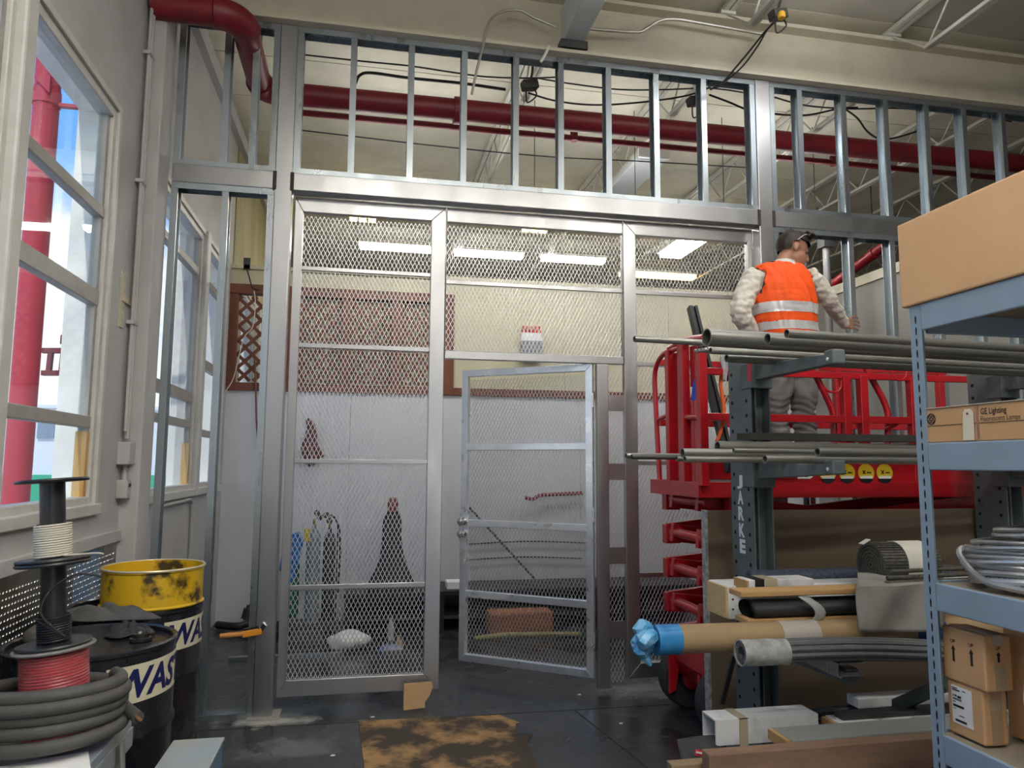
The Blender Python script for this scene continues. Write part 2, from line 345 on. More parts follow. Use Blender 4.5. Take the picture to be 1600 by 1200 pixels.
# wainscot rail and diamond tread plate below the near windows
MB().bx(XL-0.01, XL+0.022, -1.0, 4.62, 1.10, 1.165).build('rail', WALLP, wl_, bevel=0.004)
PLATE = mat('worn tread plate', (0.30,0.30,0.30), 0.38, 0.9, col2=(0.09,0.085,0.08), scale=3.5, amount=0.85, lo=0.4, hi=0.62)
LUG = mat('tread plate lug', (0.50,0.50,0.50), 0.32, 0.9)
PLATEB = mat('blue protective film', (0.10,0.22,0.42), 0.35, 0.3, col2=(0.30,0.32,0.35), scale=9, amount=0.8)
tp = MB().bx(XL-0.01, XL+0.006, 1.2, 4.60, 0.02, 1.10).build('tread_plate', PLATE, wl_)
MB().bx(XL+0.005, XL+0.0068, 3.98, 4.34, 0.70, 1.095).build('film_patch', PLATEB, tp)
lg = MB(); p = 0.028
for i in range(int(2.6/p)):
    for j in range(int(1.06/p)):
        y = 2.0+i*p; z = 0.03+j*p
        a = R(52) if (i+j) % 2 else R(38); l = 0.0088
        dy, dz = math.cos(a)*l, math.sin(a)*l; ny, nz = -math.sin(a)*0.0022, math.cos(a)*0.0022
        X0, X1 = XL+0.005, XL+0.0098
        lg.add([(X0,y-dy,z-dz),(X0,y+ny,z+nz),(X0,y+dy,z+dz),(X0,y-ny,z-nz),(X1,y,z)], [(0,1,4),(1,2,4),(2,3,4),(3,0,4)])
lg.build('lug', LUG, tp, fix=False, kind='stuff')
# conduit with switch boxes on the pilaster side
cd = thing('wall_conduit', 'pale painted conduit with two switch boxes running down the wall beside the pilaster', 'conduit', (XL+0.03, 4.55, 1.4))
MB().tube([(XL+0.03,4.58,4.75),(XL+0.03,4.58,1.68)], 0.014, 10).build('pipe', WALLP, cd, smooth=True)
MB().tube([(XL+0.03,4.545,4.75),(XL+0.03,4.545,1.72)], 0.010, 10).build('pipe', WALLP, cd, smooth=True)
MB().bx(XL, XL+0.07, 4.51, 4.62, 1.53, 1.66).build('switch_box', WALLP, cd, bevel=0.008)
MB().tube([(XL+0.03,4.58,1.53),(XL+0.03,4.58,1.44)], 0.011, 8).build('pipe', WALLP, cd, smooth=True)
sb2 = MB().bx(XL, XL+0.06, 4.54, 4.61, 1.34, 1.445).build('switch_box', WALLP, cd, bevel=0.006)
MB().lathe([(0.010,0),(0.010,0.008),(0.0,0.008)], (XL+0.06,4.572,1.415), 10, Matrix(((0,0,1),(0,1,0),(-1,0,0)))).build('knockout', BLACK, sb2)
for z in (4.0, 3.2, 2.35): MB().bx(XL, XL+0.046, 4.525, 4.605, z-0.012, z+0.012).build('strap', WALLP, cd, bevel=0.004)
MB().tube([(XL+0.018,5.45,1.245),(XL+0.018,6.30,1.25),(XL+0.018,6.38,1.22),(XL+0.018,6.40,1.14),(XL+0.018,6.40,0.10)], 0.013, 8).build('low_conduit', WALLP, wl_, smooth=True)
br = thing('wall_bracket', 'pitted cream T-shaped metal bracket on the wall beside the near window', 'bracket', (XL, 4.42, 2.40))
MB().bx(XL, XL+0.006, 4.40, 4.47, 2.30, 2.62).build('back_plate', mat('pitted cream plate', (0.58,0.54,0.38), 0.6, col2=(0.25,0.2,0.12), scale=40, amount=0.6), br)
MB().bx(XL+0.002, XL+0.012, 4.42, 4.98, 2.45, 2.485).build('arm', MATS['pitted cream plate'], br)

# rear wall behind the camera with a wide open loading door, far walls
rw = MB(); rw.bx(XL-0.24, 0.0, -7.2, -7.0, 0, 5.0); rw.bx(4.5, 12.0, -7.2, -7.0, 0, 5.0); rw.bx(0.0, 4.5, -7.2, -7.0, 3.6, 5.0)
rw.build('wall_rear', WALLP)['kind'] = 'structure'
MB().bx(12.0, 12.2, -7.2, 16.2, 0, 5.1).build('wall_right', WALLP)['kind'] = 'structure'
MB().bx(XL-0.24, 12.2, 16.0, 16.2, 0, 5.1).build('wall_back', mat('far warehouse wall', (0.42,0.38,0.27), 0.7, col2=(0.30,0.27,0.19), scale=2, amount=0.6))['kind'] = 'structure'

# inner half-height wall behind the cage: white panels, wood rail, cream above, lattice on the left
hw = struct('wall_inner', (2.0, YH, 0))
for a, b in ((XL,-0.15),(-0.15,1.07),(1.07,2.29),(2.29,3.51),(3.51,4.73),(4.73,XR)):
    MB().bx(a+0.002, b-0.002, YH, YH+0.10, 0.0, 2.26).build('panel', PANELW, hw)
MB().bx(XL, XR, YH-0.025, YH+0.10, 2.26, 2.34).build('rail', WOODR, hw, bevel=0.004)
for a, b in ((0.90,2.12),(2.12,3.34),(3.34,4.56),(4.56,XR)):
    MB().bx(a+0.002, b-0.002, YH+0.01, YH+0.09, 2.34, 3.50).build('cream_panel', CREAMW, hw)
MB().bx(XL, 0.90, YH+0.01, YH+0.09, 3.33, 3.50).build('cream_panel', CREAMW, hw)
MB().bx(XL, XR, YH-0.02, YH+0.11, 3.50, 3.54).build('cap', CREAMW, hw)
MB().bx(-0.72, 0.90, YH+0.085, YH+0.10, 2.34, 3.33).build('cream_panel', CREAMW, hw)
lat = thing('lattice_screen', 'red-brown wooden lattice screen above the white panels at the left end of the inner wall', 'lattice', (-0.3, YH, 2.34))
MB().bx(XL, 0.90, YH-0.03, YH+0.07, 3.24, 3.34).build('top_rail', WOODR, lat, bevel=0.004)
bays = [(-1.285,-0.80),(-0.645,-0.265),(-0.155,0.245),(0.35,0.755)]
edges = [XL] + [v for b in bays for v in b] + [0.90]
for i in range(0, len(edges), 2):
    MB().bx(edges[i], edges[i+1], YH-0.02, YH+0.06, 2.34, 3.24).build('stile', WOODR, lat, bevel=0.004)
def slats(parent, m, x0, x1, z0, z1, y, pitch, wd, th):
    for sgn, yy in ((1, y), (-1, y+th)):
        c = -2.0
        k0 = int(math.floor(((z0 - sgn*x1 if sgn > 0 else z0 + x0))/pitch))
        lo = min(z0 - sgn*x0, z0 - sgn*x1, z1 - sgn*x0, z1 - sgn*x1); hi = max(z0 - sgn*x0, z0 - sgn*x1, z1 - sgn*x0, z1 - sgn*x1)
        k = math.floor(lo/pitch)
        while k*pitch < hi:
            c = k*pitch + pitch*0.5; k += 1
            # line z = sgn*x + c clipped to the bay
            pts = []
            xa, xb = x0, x1
            za, zb2 = sgn*xa + c, sgn*xb + c
            def clip(x, z):
                if z < z0: z = z0; x = (z - c)*sgn
                if z > z1: z = z1; x = (z - c)*sgn
                return x, z
            xa, za = clip(xa, za); xb, zb2 = clip(xb, zb2)
            if xb - xa > 0.02 and x0-1e-6 <= xa <= x1+1e-6 and x0-1e-6 <= xb <= x1+1e-6:
                MB().bar((xa,yy,za),(xb,yy,zb2),th,wd,up=(0,0,1)).build('slat', m, parent)
for a, b in bays: slats(lat, WOODR, a, b, 2.36, 3.22, YH+0.02, 0.142, 0.034, 0.008)
# right inner wall, also half height
rwi = struct('wall_side', (XR, 7.5, 0))
GREYW = mat('grey gypsum wall', (0.30,0.29,0.265), 0.8, col2=(0.25,0.24,0.215), scale=1.5, amount=0.5)
MB().bx(XR, XR+0.12, 2.0, YH+0.1, 0.0, 3.46).build('panel', GREYW, rwi)
MB().bx(XR-0.02, XR+0.14, 2.0, YH+0.1, 3.46, 3.56).build('cap', CREAM, rwi)
lt2 = thing('hanging_lattice', 'small wooden lattice tinted as yellow-lit, hanging low on the inner wall behind the lift', 'lattice', (4.9, YH-0.04, 2.35))
YLITWOOD = mat('wood tinted as yellow-lit', (0.56,0.36,0.09), 0.6, col2=(0.42,0.25,0.05), scale=6, amount=0.6)  # the yellow light on this lattice is put into its wood colour
MB().bx(4.30,4.36,YH-0.06,YH-0.02,2.35,3.3).bx(5.06,5.12,YH-0.06,YH-0.02,2.35,3.3).bx(4.36,5.06,YH-0.06,YH-0.02,3.22,3.3).build('frame', YLITWOOD, lt2)
slats(lt2, YLITWOOD, 4.37, 5.05, 2.36, 3.21, YH-0.05, 0.142, 0.035, 0.008)

# roof: panels laid across the joists
ce = struct('ceiling', (2, 5, ZD))
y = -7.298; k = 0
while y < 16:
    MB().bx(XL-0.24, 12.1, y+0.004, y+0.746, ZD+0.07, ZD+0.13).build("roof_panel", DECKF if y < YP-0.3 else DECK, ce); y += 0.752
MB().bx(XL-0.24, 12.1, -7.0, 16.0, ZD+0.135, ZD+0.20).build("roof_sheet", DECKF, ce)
# ================================================================== ROOF STEEL
bm_ = thing('roof_beam', 'deep cream painted steel I-beam running across the top of the stud wall', 'beam', (2.0, 4.91, 4.48))
MB().bx(XL-0.1, 12.0, 4.80, 5.02, 4.48, 4.505).build('bottom_flange', CREAM, bm_)
MB().bx(XL-0.1, 12.0, 4.895, 4.925, 4.505, 4.90).build('web', CREAM, bm_)
MB().bx(XL-0.1, 12.0, 4.80, 5.02, 4.90, ZD).build('top_flange', CREAM, bm_)
ORD = ['first', 'second', 'third', 'fourth', 'fifth', 'sixth', 'seventh', 'eighth', 'ninth', 'tenth', 'eleventh', 'twelfth']
def joist(x, y0, y1, label):
    j = thing('roof_joist', label, 'joist', (x, y0, 4.60), 'open-web roof joists')
    zt, zb = 4.985, 4.64
    MB().bx(x-0.045,x-0.006,y0,y1,zt-0.035,zt).bx(x+0.006,x+0.045,y0,y1,zt-0.035,zt).build('top_chord', JOISTW, j)
    a, b = (y0+0.35, y1-0.05)
    MB().bx(x-0.03,x-0.008,a,b,zb-0.014,zb+0.014).bx(x+0.008,x+0.03,a,b,zb-0.014,zb+0.014).build('bottom_chord', JOISTW, j)
    s = MB(); y = a; up = False
    while y + 0.30 < b:
        s.tube([(x,y,zb if not up else zt-0.02),(x,y+0.30,zt-0.02 if not up else zb)], 0.008, 6); y += 0.30; up = not up
    s.tube([(x,y0+0.03,zt-0.02),(x,a,zb)], 0.008, 6)
    s.build('web_rods', JOISTW, j)
    MB().bx(x-0.06,x+0.06,y0-0.02,y0+0.10,ZD,zt-0.03).build('seat', JOISTW, j)
for i, x in enumerate((1.26, 2.60, 4.02, 5.38, 6.74, 8.1)):
    joist(x, 4.93, 15.9, 'white open-web roof joist behind the stud wall, %s from the left' % ORD[i])
def joist_f(x, label):
    j = thing('roof_joist', label, 'joist', (x, 4.88, 4.60), 'open-web roof joists')
    zt, zb = 4.985, 4.64; y0, y1 = -6.9, 4.88
    MB().bx(x-0.045,x-0.006,y0,y1,zt-0.035,zt).bx(x+0.006,x+0.045,y0,y1,zt-0.035,zt).build('top_chord', JOISTW, j)
    MB().bx(x-0.03,x-0.008,y0,y1-0.42,zb-0.014,zb+0.014).bx(x+0.008,x+0.03,y0,y1-0.42,zb-0.014,zb+0.014).build('bottom_chord', JOISTW, j)
    s = MB(); y = y1-0.42; up = False
    s.tube([(x,y1-0.04,zt-0.02),(x,y,zb)], 0.008, 6)
    while y - 0.30 > y0:
        s.tube([(x,y,zb if not up else zt-0.02),(x,y-0.30,zt-0.02 if not up else zb)], 0.008, 6); y -= 0.30; up = not up
    s.build('web_rods', JOISTW, j); MB().bx(x-0.06,x+0.06,y1-0.1,y1,ZD,zt-0.03).build('seat', JOISTW, j)
joist_f(2.60, 'white roof joist in front of the stud wall, ending on the beam above the cage')
joist_f(4.02, 'white roof joist in front of the stud wall, ending on the beam at upper right')
joist_f(5.38, 'white roof joist in front of the stud wall, at the right frame edge')
# pale grey square steel stub dropping onto the beam
gb = thing('steel_strut', 'pale grey-green square steel strut ending against the cream roof beam', 'beam', (1.34,4.2,4.5))
STRUT = mat('pale grey-green steel', (0.66,0.71,0.69), 0.4, col2=(0.54,0.58,0.56), scale=6, amount=0.5)
MB().bx(1.325,1.475,2.5,4.895,4.58,4.86).build('tube', STRUT, gb, bevel=0.006)
MB().bx(1.30,1.50,4.80,4.893,4.52,4.58).build('end_plate', DARKSTEEL, gb)
# conduit looping over the beam
def arc(pts, n=6):
    """round the corners of a polyline: catmull-rom"""
    P = [Vector(p) for p in pts]; out = []
    for i in range(len(P)-1):
        p0 = P[max(i-1,0)]; p1 = P[i]; p2 = P[i+1]; p3 = P[min(i+2,len(P)-1)]
        for k in range(n):
            t = k/n; out.append(0.5*((2*p1)+(p2-p0)*t+(2*p0-5*p1+4*p2-p3)*t*t+(3*p1-p0-3*p2+p3)*t**3))
    out.append(P[-1]); return out
GCON = mat('thin galvanised conduit', (0.50,0.48,0.42), 0.4, 0.6)
def cable(name, pts, r, m, label, cat, n=6, seg=8):
    o = MB().tube(arc(pts, seg), r, n).build(name, m, smooth=True); return tag(o, label, cat)
P_ = lambda l, **k: [at(a, b, **k) for a, b in l]
cable('loop_conduit', P_([(737,148),(745,110),(755,70),(762,38),(780,20),(810,16),(835,28),(868,42)], y=4.78), 0.009, GCON, 'thin conduit bent in a tall loop over the beam, left of the pale steel strut', 'conduit', 8)
cable('beam_conduit', P_([(895,42),(945,47),(995,50),(1010,45),(1030,33),(1055,30),(1100,37),(1190,53)], y=4.78), 0.012, GCON, 'thin conduit with an offset bend along the cream beam, right of the pale steel strut', 'conduit', 8)
cable('drop_conduit', P_([(858,72),(852,85),(845,97)], y=4.79), 0.010, mat('white tube', (0.7,0.68,0.6),0.5), 'short white tube end poking down beneath the cream beam', 'conduit', 8)

# ================================================================== RED SPRINKLER PIPES
sp = thing('sprinkler_main', 'thick dark red sprinkler main crossing behind the studs with two elbows at the left', 'pipe', (2.0,5.5,4.2))
ZR = 4.32; PX = -0.83; YR = 5.52; rr = 0.084
MB().tube([(XL+0.02,4.60,ZR+0.02),(PX-0.16,4.60,ZR+0.02)], rr, 20).build('run', REDPIPE, sp, smooth=True)
el = [Vector((PX-0.16,4.60,ZR+0.02))+Vector((0.16*math.sin(a),0.16*(1-math.cos(a)),0)) for a in [R(9*i) for i in range(11)]]
MB().tube(el, rr*1.13, 20).build('elbow', REDPIPE, sp, smooth=True)
MB().tube([(PX,4.76,ZR+0.01),(PX,YR-0.14,ZR)], rr, 20).build('run', REDPIPE, sp, smooth=True)
el = [Vector((PX+0.14,YR,ZR))+Vector((-0.14*math.cos(a),-0.14+0.14*math.sin(a),0)) for a in [R(9*i) for i in range(11)]]
MB().tube(el, rr*1.13, 20).build('elbow', REDPIPE, sp, smooth=True)
for cx, ax in ((PX+0.17,'x'),(1.02-0.36,'x')):
    MB().tube([(cx-0.04,YR,ZR),(cx+0.04,YR,ZR)], rr*1.25, 18).build('coupling', REDPIPE, sp, smooth=True)
MB().tube([(PX+0.14,YR,ZR),(11.9,YR,ZR+0.06)], rr, 20).build('run', REDPIPE, sp, smooth=True)
sb_ = thing('sprinkler_branch', 'thin red sprinkler branch line with brass heads behind the thick main', 'pipe', (2.0,6.0,4.4))
MB().tube([(-0.70,6.0,4.41),(11.9,5.95,4.41)], 0.026, 10).build('run', REDPIPE, sb_, smooth=True)
for px in (897, 1300):
    q = at(px, 205, y=5.98); h = MB().tube([(q.x,5.98,4.38),(q.x,5.98,4.47)], 0.034, 10).build('tee', REDPIPE, sb_, smooth=True)
    MB().tube([(q.x,5.98,4.47),(q.x,5.98,4.52)], 0.014, 8).build('head', mat('brass',(0.4,0.28,0.1),0.4,0.9), h)
sp2 = thing('red_drain_pipe', 'red pipe slanting behind the studs right of the worker', 'pipe', at(1320,430,y=8.1))
a, b = at(1250,484,y=9.0), at(1400,370,y=7.2); BR_ = mat('brighter red pipe', (0.42,0.012,0.025), 0.45)
MB().tube([a, b], 0.06, 14).build('run', BR_, sp2, smooth=True)
for t_ in (0.25, 0.8): p = a+(b-a)*t_; MB().tube([p, (p.x,p.y,4.99)], 0.006, 6).build('hanger', DARKSTEEL, sp2); MB().tube([p-(b-a).normalized()*0.03, p+(b-a).normalized()*0.03], 0.07, 14).build('collar', BR_, sp2, smooth=True)

vp = thing('grey_standpipe', 'grey vertical pipe topped by a dark box between the studs beside the worker', 'pipe', at(1297,560,y=6.6))
a, b = at(1297,540,y=6.6), at(1296,388,y=6.6); MB().tube([(a.x,6.6,0.0),(a.x,6.6,b.z)], 0.035, 12).build('pipe', mat('grey pipe',(0.25,0.25,0.24),0.5,0.3), vp, smooth=True); MB().bx(a.x-0.06,a.x+0.06,6.54,6.66,b.z,b.z+0.12).build('box', DARKSTEEL, vp)
# ================================================================== OVERHEAD CABLES
cab = [
 ('black cable sagging across the upper bays behind the studs, left part', [(470,85),(560,95),(640,103),(700,112),(760,120),(830,122),(880,120)], 5.3, 0.006),
 ('grey conduit bending along the roof behind the studs, above the red main', [(556,130),(562,118),(580,114),(640,122),(720,130),(790,140)], 5.6, 0.012),
 ('drooping black cable between the two cable clusters under the roof', [(825,145),(870,158),(930,164),(1000,160),(1060,152),(1095,143),(1110,135)], 5.3, 0.007),
 ('upper black cable stretched behind the studs to the right cluster', [(838,122),(900,132),(970,140),(1040,140),(1110,138),(1170,146)], 5.35, 0.006),
 ('black cable rising over the beam near the right steel post', [(1110,140),(1130,128),(1150,105),(1175,75),(1195,50),(1215,30)], 4.77, 0.008),
 ('second black cable rising over the beam near the right steel post', [(1118,138),(1145,118),(1165,98),(1185,70),(1200,45),(1222,20)], 4.76, 0.007),
 ('black cable fanning right from the cluster behind the right post', [(1108,148),(1140,160),(1170,172),(1210,178),(1260,180),(1310,170),(1340,168)], 5.3, 0.008),
 ('long black cable running right behind the upper right studs', [(1210,152),(1260,165),(1330,170),(1400,169),(1450,173),(1520,178),(1580,190)], 5.35, 0.007),
 ('looped black cable dropping behind the upper right studs', [(1320,170),(1340,185),(1355,205),(1375,217),(1400,215),(1440,203)], 5.35, 0.008),
 ('thin dark line along the roof above the thin red branch', [(440,200),(560,214),(700,230),(860,245),(1000,252),(1170,262)], 6.6, 0.006),
]
for lb, pts, yy, r in cab: cable('overhead_cable', P_(pts, y=yy), r, WIREB, lb, 'cable')
for i, (px, py, yy) in enumerate(((826,135,5.2),(1085,160,5.2),(1215,25,4.5))):
    q = at(px, py, y=yy)
    jb = thing('junction_cluster', ['grey cable clamp box hanging under the roof at the centre','dark cable clamp cluster hanging under the roof left of the right post','grey clamp with yellow cap hanging in front of the cream beam'][i], 'clamp', q)
    MB().bar(q+Vector((-0.05,0,0)), q+Vector((0.07,0.02,0.03)), 0.08, 0.07).build('body', DARKSTEEL, jb, bevel=0.01)
    MB().tube(arc([q+Vector((0.0,0,0.03)), q+Vector((0.03,0,0.15)), q+Vector((0.01,0.02,max(0.2,4.93-q.z)))]), 0.01, 6).build('hanger', DARKSTEEL, jb)
    MB().tube(arc([q+Vector((0.03,0,0.0)), q+Vector((0.06,-0.01,-0.07)), q+Vector((-0.01,0,-0.13)), q+Vector((-0.02,0,-0.04))]), 0.006, 6).build('lead', WIREB, jb)
    if i == 2: MB().lathe([(0.026,0),(0.026,0.04),(0.018,0.05),(0,0.05)], q+Vector((0.0,-0.05,-0.05)), 12).build('cap', mat('yellow plastic',(0.75,0.42,0.03),0.4), jb)

# ================================================================== FLUORESCENT LIGHTS
def lamp(cx, cy, lx, ly, z, label, m=None, wide=False):
    f = thing('ceiling_light', label, 'light', (cx, cy, z), 'fluorescent ceiling lights')
    if lx > ly:
        MB().bx(cx-lx/2, cx+lx/2, cy-ly*(0.6 if wide else 0.2), cy+ly*(0.6 if wide else 0.2), z+(0.05 if wide else 0.02), z+0.09).build('housing', WHITEM, f, bevel=0.006)
        for s in (-1, 0, 1): MB().bx(cx-lx/2+0.02, cx+lx/2-0.02, cy+s*ly*0.34-ly*0.13, cy+s*ly*0.34+ly*0.13, z-0.005, z+0.0195 if s == 0 else z+0.045).build('diffuser', m or LAMPM, f)
    else:
        MB().bx(cx-lx*(0.6 if wide else 0.2), cx+lx*(0.6 if wide else 0.2), cy-ly/2, cy+ly/2, z+(0.05 if wide else 0.02), z+0.09).build('housing', WHITEM, f, bevel=0.006)
        for s in (-1, 0, 1): MB().bx(cx+s*lx*0.34-lx*0.13, cx+s*lx*0.34+lx*0.13, cy-ly/2+0.02, cy+ly/2-0.02, z-0.005, z+0.0195 if s == 0 else z+0.045).build('diffuser', m or LAMPM, f)
    for s in (-1, 1):
        a = Vector((cx+s*(lx/2-0.1) if lx > ly else cx, cy if lx > ly else cy+s*(ly/2-0.1), z+0.09))
        MB().tube([a, (a.x, a.y, 4.99)], 0.004, 5).build('hanger', DARKSTEEL, f)
lamp(0.36,10.35,1.04,0.18,4.58,'lit fluorescent light seen through the left mesh panel, long and level', None, True)
lamp(1.72,10.40,1.04,0.18,4.58,'lit fluorescent light seen through the mesh above the door, left one of the pair', None, True)
lamp(3.00,10.40,1.00,0.18,4.58,'lit fluorescent light seen through the mesh above the door, right one of the pair', None, True)
lamp(4.34,9.40,0.34,1.05,4.58,'lit fluorescent light set lengthwise, seen through the right mesh panel', None, True)
lamp(-0.10,9.12,0.34,0.34,4.60,'small amber light patch high behind the left mesh panel', LAMPY, True)
lamp(2.12,9.08,0.34,0.34,4.60,'small amber light patch high behind the mesh above the door', LAMPY, True)
lamp(4.60,11.0,1.3,0.20,4.58,'long amber strip light low behind the right mesh panel', LAMPY, True)
lamp(0.3,6.5,1.2,0.26,3.94,'added fill light hidden behind the header beam above the left mesh panel', LAMPP)  # pendant added out of sight to brighten the back room
lamp(2.0,6.5,1.2,0.26,3.94,'added fill light hidden behind the header beam above the mesh door', LAMPP)  # second added pendant, screened by the header, for back-room fill
lamp(3.9,6.45,1.2,0.26,3.93,'added fill light hidden behind the right header beam', LAMPP)  # third added pendant, likewise unseen, lighting the right back bay
lamp(2.95,3.75,1.2,0.30,4.62,'lit fluorescent light at the top edge in front of the stud wall', LAMPP)
lamp(0.0,0.9,1.2,0.30,4.60,'fluorescent light overhead on the left of the front bay')
lamp(3.0,0.9,1.2,0.30,4.60,'fluorescent light overhead on the right of the front bay')
lamp(1.5,-0.2,1.2,0.30,4.60,'added unseen fill light overhead in the middle of the front bay')  # extra lamp added out of view to lift the front light
lamp(1.7,-3.0,1.2,0.30,4.60,'added unseen fill light far behind the camera in the middle')  # another unseen lamp added for front fill
lamp(0.3,-1.2,1.2,0.30,4.55,'fluorescent light behind the camera on the left')
lamp(3.2,-1.0,1.2,0.30,4.55,'fluorescent light behind the camera on the right')
q = at(985,280,z=4.55)
ul = thing('unlit_fixture', 'unlit white fluorescent housing hanging under the roof behind the middle studs', 'light', q)
MB().bx(2.56,2.86,6.55,7.75,4.55,4.62).build('housing', mat('unlit diffuser',(0.62,0.64,0.64),0.5), ul, bevel=0.008)
MB().bx(2.55,2.87,6.52,6.55,4.54,4.63).build('end_cap', WHITEM, ul); MB().bx(2.55,2.87,7.75,7.78,4.54,4.63).build('end_cap', WHITEM, ul)

# ================================================================== STUD PARTITION
pf = thing('stud_partition', 'unfinished partition of galvanised steel studs with aluminium posts and header beams', 'partition', (1.9, YP+0.045, 0))
SW, SD = 0.041, 0.092
def stud(x, z0, z1, side=None):
    """C-section stud centred on x; open side faces the camera's side"""
    s = MB(); t = 0.004; y0, y1 = YP, YP+SD; l, r = x-SW/2, x+SW/2
    op = side if side is not None else (1 if x > 0.6 else -1)
    if op > 0: s.bx(r-t,r,y0,y1,z0,z1); s.bx(l,r-t,y0,y0+t,z0,z1); s.bx(l,r-t,y1-t,y1,z0,z1); s.bx(l,l+t,y0+t,y0+0.014,z0,z1)
    else: s.bx(l,l+t,y0,y1,z0,z1); s.bx(l+t,r,y0,y0+t,z0,z1); s.bx(l+t,r,y1-t,y1,z0,z1); s.bx(r-t,r,y0+t,y0+0.014,z0,z1)
    return s.build('stud', GALV, pf)
def track(x0, x1, z, up):
    s = MB(); t = 0.003; y0, y1 = YP-0.003, YP+SD+0.003
    if up: s.bx(x0,x1,y0,y1,z,z+t); s.bx(x0,x1,y0,y0+t,z+t,z+0.035); s.bx(x0,x1,y1-t,y1,z+t,z+0.035)
    else: s.bx(x0,x1,y0,y1,z-t,z); s.bx(x0,x1,y0,y0+t,z-0.04,z-t); s.bx(x0,x1,y1-t,y1,z-0.04,z-t)
    return s.build('track', GALV, pf)
HZ0, HZ1 = 3.33, 3.45
P1 = (-0.625,-0.515); P2 = (2.845,2.965); WX = XL+0.105
for a, b in (P1, P2):
    po = MB().bx(a, b, YP-0.012, YP+SD+0.012, 0, 4.478).build('post', ALUM, pf, bevel=0.006)
    MB().bx(a-0.03, b+0.05, YP-0.05, YP+SD+0.03, 0, 0.012).build('base_plate', mat('dusty plate',(0.35,0.33,0.30),0.7,0.3), po)
for a, b in ((WX+0.01, P1[0]), (P1[1], P2[0]), (P2[1], XR)):
    MB().bx(a+0.002, b-0.002, YP-0.01, YP+SD+0.01, HZ0, HZ1).build('header_beam', ALUM, pf, bevel=0.005)
    track(a, b, HZ1, True); track(a, b, 4.478, False)
track(XR, 6.0, 4.478, False); stud(5.45, 3.57, 4.475); stud(5.82, 3.57, 4.475); track(XR+0.15, 6.0, 3.57, True)
track(WX+0.01, P1[0], HZ0, False); track(P2[1], XR, HZ0, False); track(WX+0.01, P1[0], 0.0, True); track(P2[1], XR, 0.0, True)
for x in (WX+0.03,-0.954,-0.776,P1[0]-0.022,P1[1]+0.022,-0.143,0.249,0.618,0.989,1.319,1.678,2.047,2.426,P2[0]-0.022,P2[1]+0.022,3.224,3.605,3.979,4.351,4.703,5.076): stud(x, HZ1+0.003, 4.475)
for x in (WX+0.03,-0.927,P1[0]-0.022,P2[1]+0.022,3.21,3.616,3.975,4.389,4.771,5.10): stud(x, 0.003, HZ0-0.003)
SC = mat('screw head', (0.05,0.05,0.05), 0.5, 0.6)
rust = mat('rusty weld', (0.05,0.035,0.025), 0.8)
for x, z in ((P1[0],HZ0+0.06),(P1[1],HZ0+0.06),(P2[0],HZ0+0.06),(P2[1],HZ0+0.06)): MB().bx(x-0.012,x+0.012,YP-0.018,YP-0.008,z-0.065,z+0.06).build('weld_bead', rust, pf, bevel=0.004)

# ================================================================== MESH CAGE
MW, MH = 0.028, 0.056
def infill(name, o, U, V, w, h, parent, m=EXPM):
    """expanded-metal diamonds on the plane o + U*a + V*b"""
    o = Vector(o); U = Vector(U).normalized(); V = Vector(V).normalized(); N = U.cross(V)
    verts = []; faces = []; ww, th = 0.0021, 0.0017
    for i in range(int(w/(MW/2))):
        for j in range(int(h/(MH/2))):
            a0, a1 = i*MW/2, (i+1)*MW/2; b0, b1 = j*MH/2, (j+1)*MH/2
            if (i+j) % 2: b0, b1 = b1, b0
            p0 = o + U*a0 + V*b0; p1 = o + U*a1 + V*b1
            d = (p1-p0).normalized(); s = d.cross(N); k = len(verts)
            e = s*ww + N*th*0.9; f = s*ww*0.5 - N*th
            for p in (p0, p1): verts += [p-e, p+f, p+e, p-f]
            faces += [(k,k+1,k+5,k+4),(k+1,k+2,k+6,k+5),(k+2,k+3,k+7,k+6),(k+3,k,k+4,k+7)]
    s = MB(); s.v = verts; s.f = faces; s.m = [0]*len(faces)
    return s.build(name, m, parent, fix=False, kind='stuff')
CY0, CY1 = 4.965, 5.015
def panel(label, x0, x1, z0, z1, fr, cross):
    """fr = (left,right,bottom,top) bar widths"""
    c = thing('cage_panel', label, 'mesh panel', ((x0+x1)/2, (CY0+CY1)/2, z0))
    l, r, b, t = fr
    F = lambda: MB()
    def quad(poly): F().prism(poly, (0,CY1-CY0,0), (0,CY0,0)).build('frame_bar', ALUM, c, bevel=0.003)
    quad([(x0,z0),(x0+l,z0+b),(x0+l,z1-t),(x0,z1)]); quad([(x1,z0),(x1,z1),(x1-r,z1-t),(x1-r,z0+b)])
    quad([(x0,z0),(x1,z0),(x1-r,z0+b),(x0+l,z0+b)]); quad([(x0,z1),(x0+l,z1-t),(x1-r,z1-t),(x1,z1)])
    for z, h in cross: MB().bx(x0+l, x1-r, CY0+0.006, CY0+0.03, z-h/2, z+h/2).build('cross_bar', ALUM, c, bevel=0.002)
    infill('mesh_infill', (x0+l-0.005, CY0+0.034, z0+b-0.005), (1,0,0), (0,0,1), x1-x0-l-r+0.01, z1-z0-b-t+0.01, c)
    return c
panel('tall aluminium-framed panel of expanded metal mesh left of the mesh door', -0.50, 0.515, 0.088, 3.325, (0.055,0.10,0.10,0.10), ((2.84,0.026),(2.32,0.03),(1.558,0.026),(0.755,0.03)))
panel('wide mesh panel over the doorway with one thin cross bar', 0.519, 1.808, 2.262, 3.325, (0.004,0.004,0.055,0.10), ((2.80,0.028),))
panel('tall expanded metal panel right of the doorway, partly behind the red lift', 1.812, 2.84, 0.088, 3.325, (0.095,0.04,0.10,0.10), ((2.80,0.03),(2.27,0.03),(1.56,0.03),(0.78,0.03)))
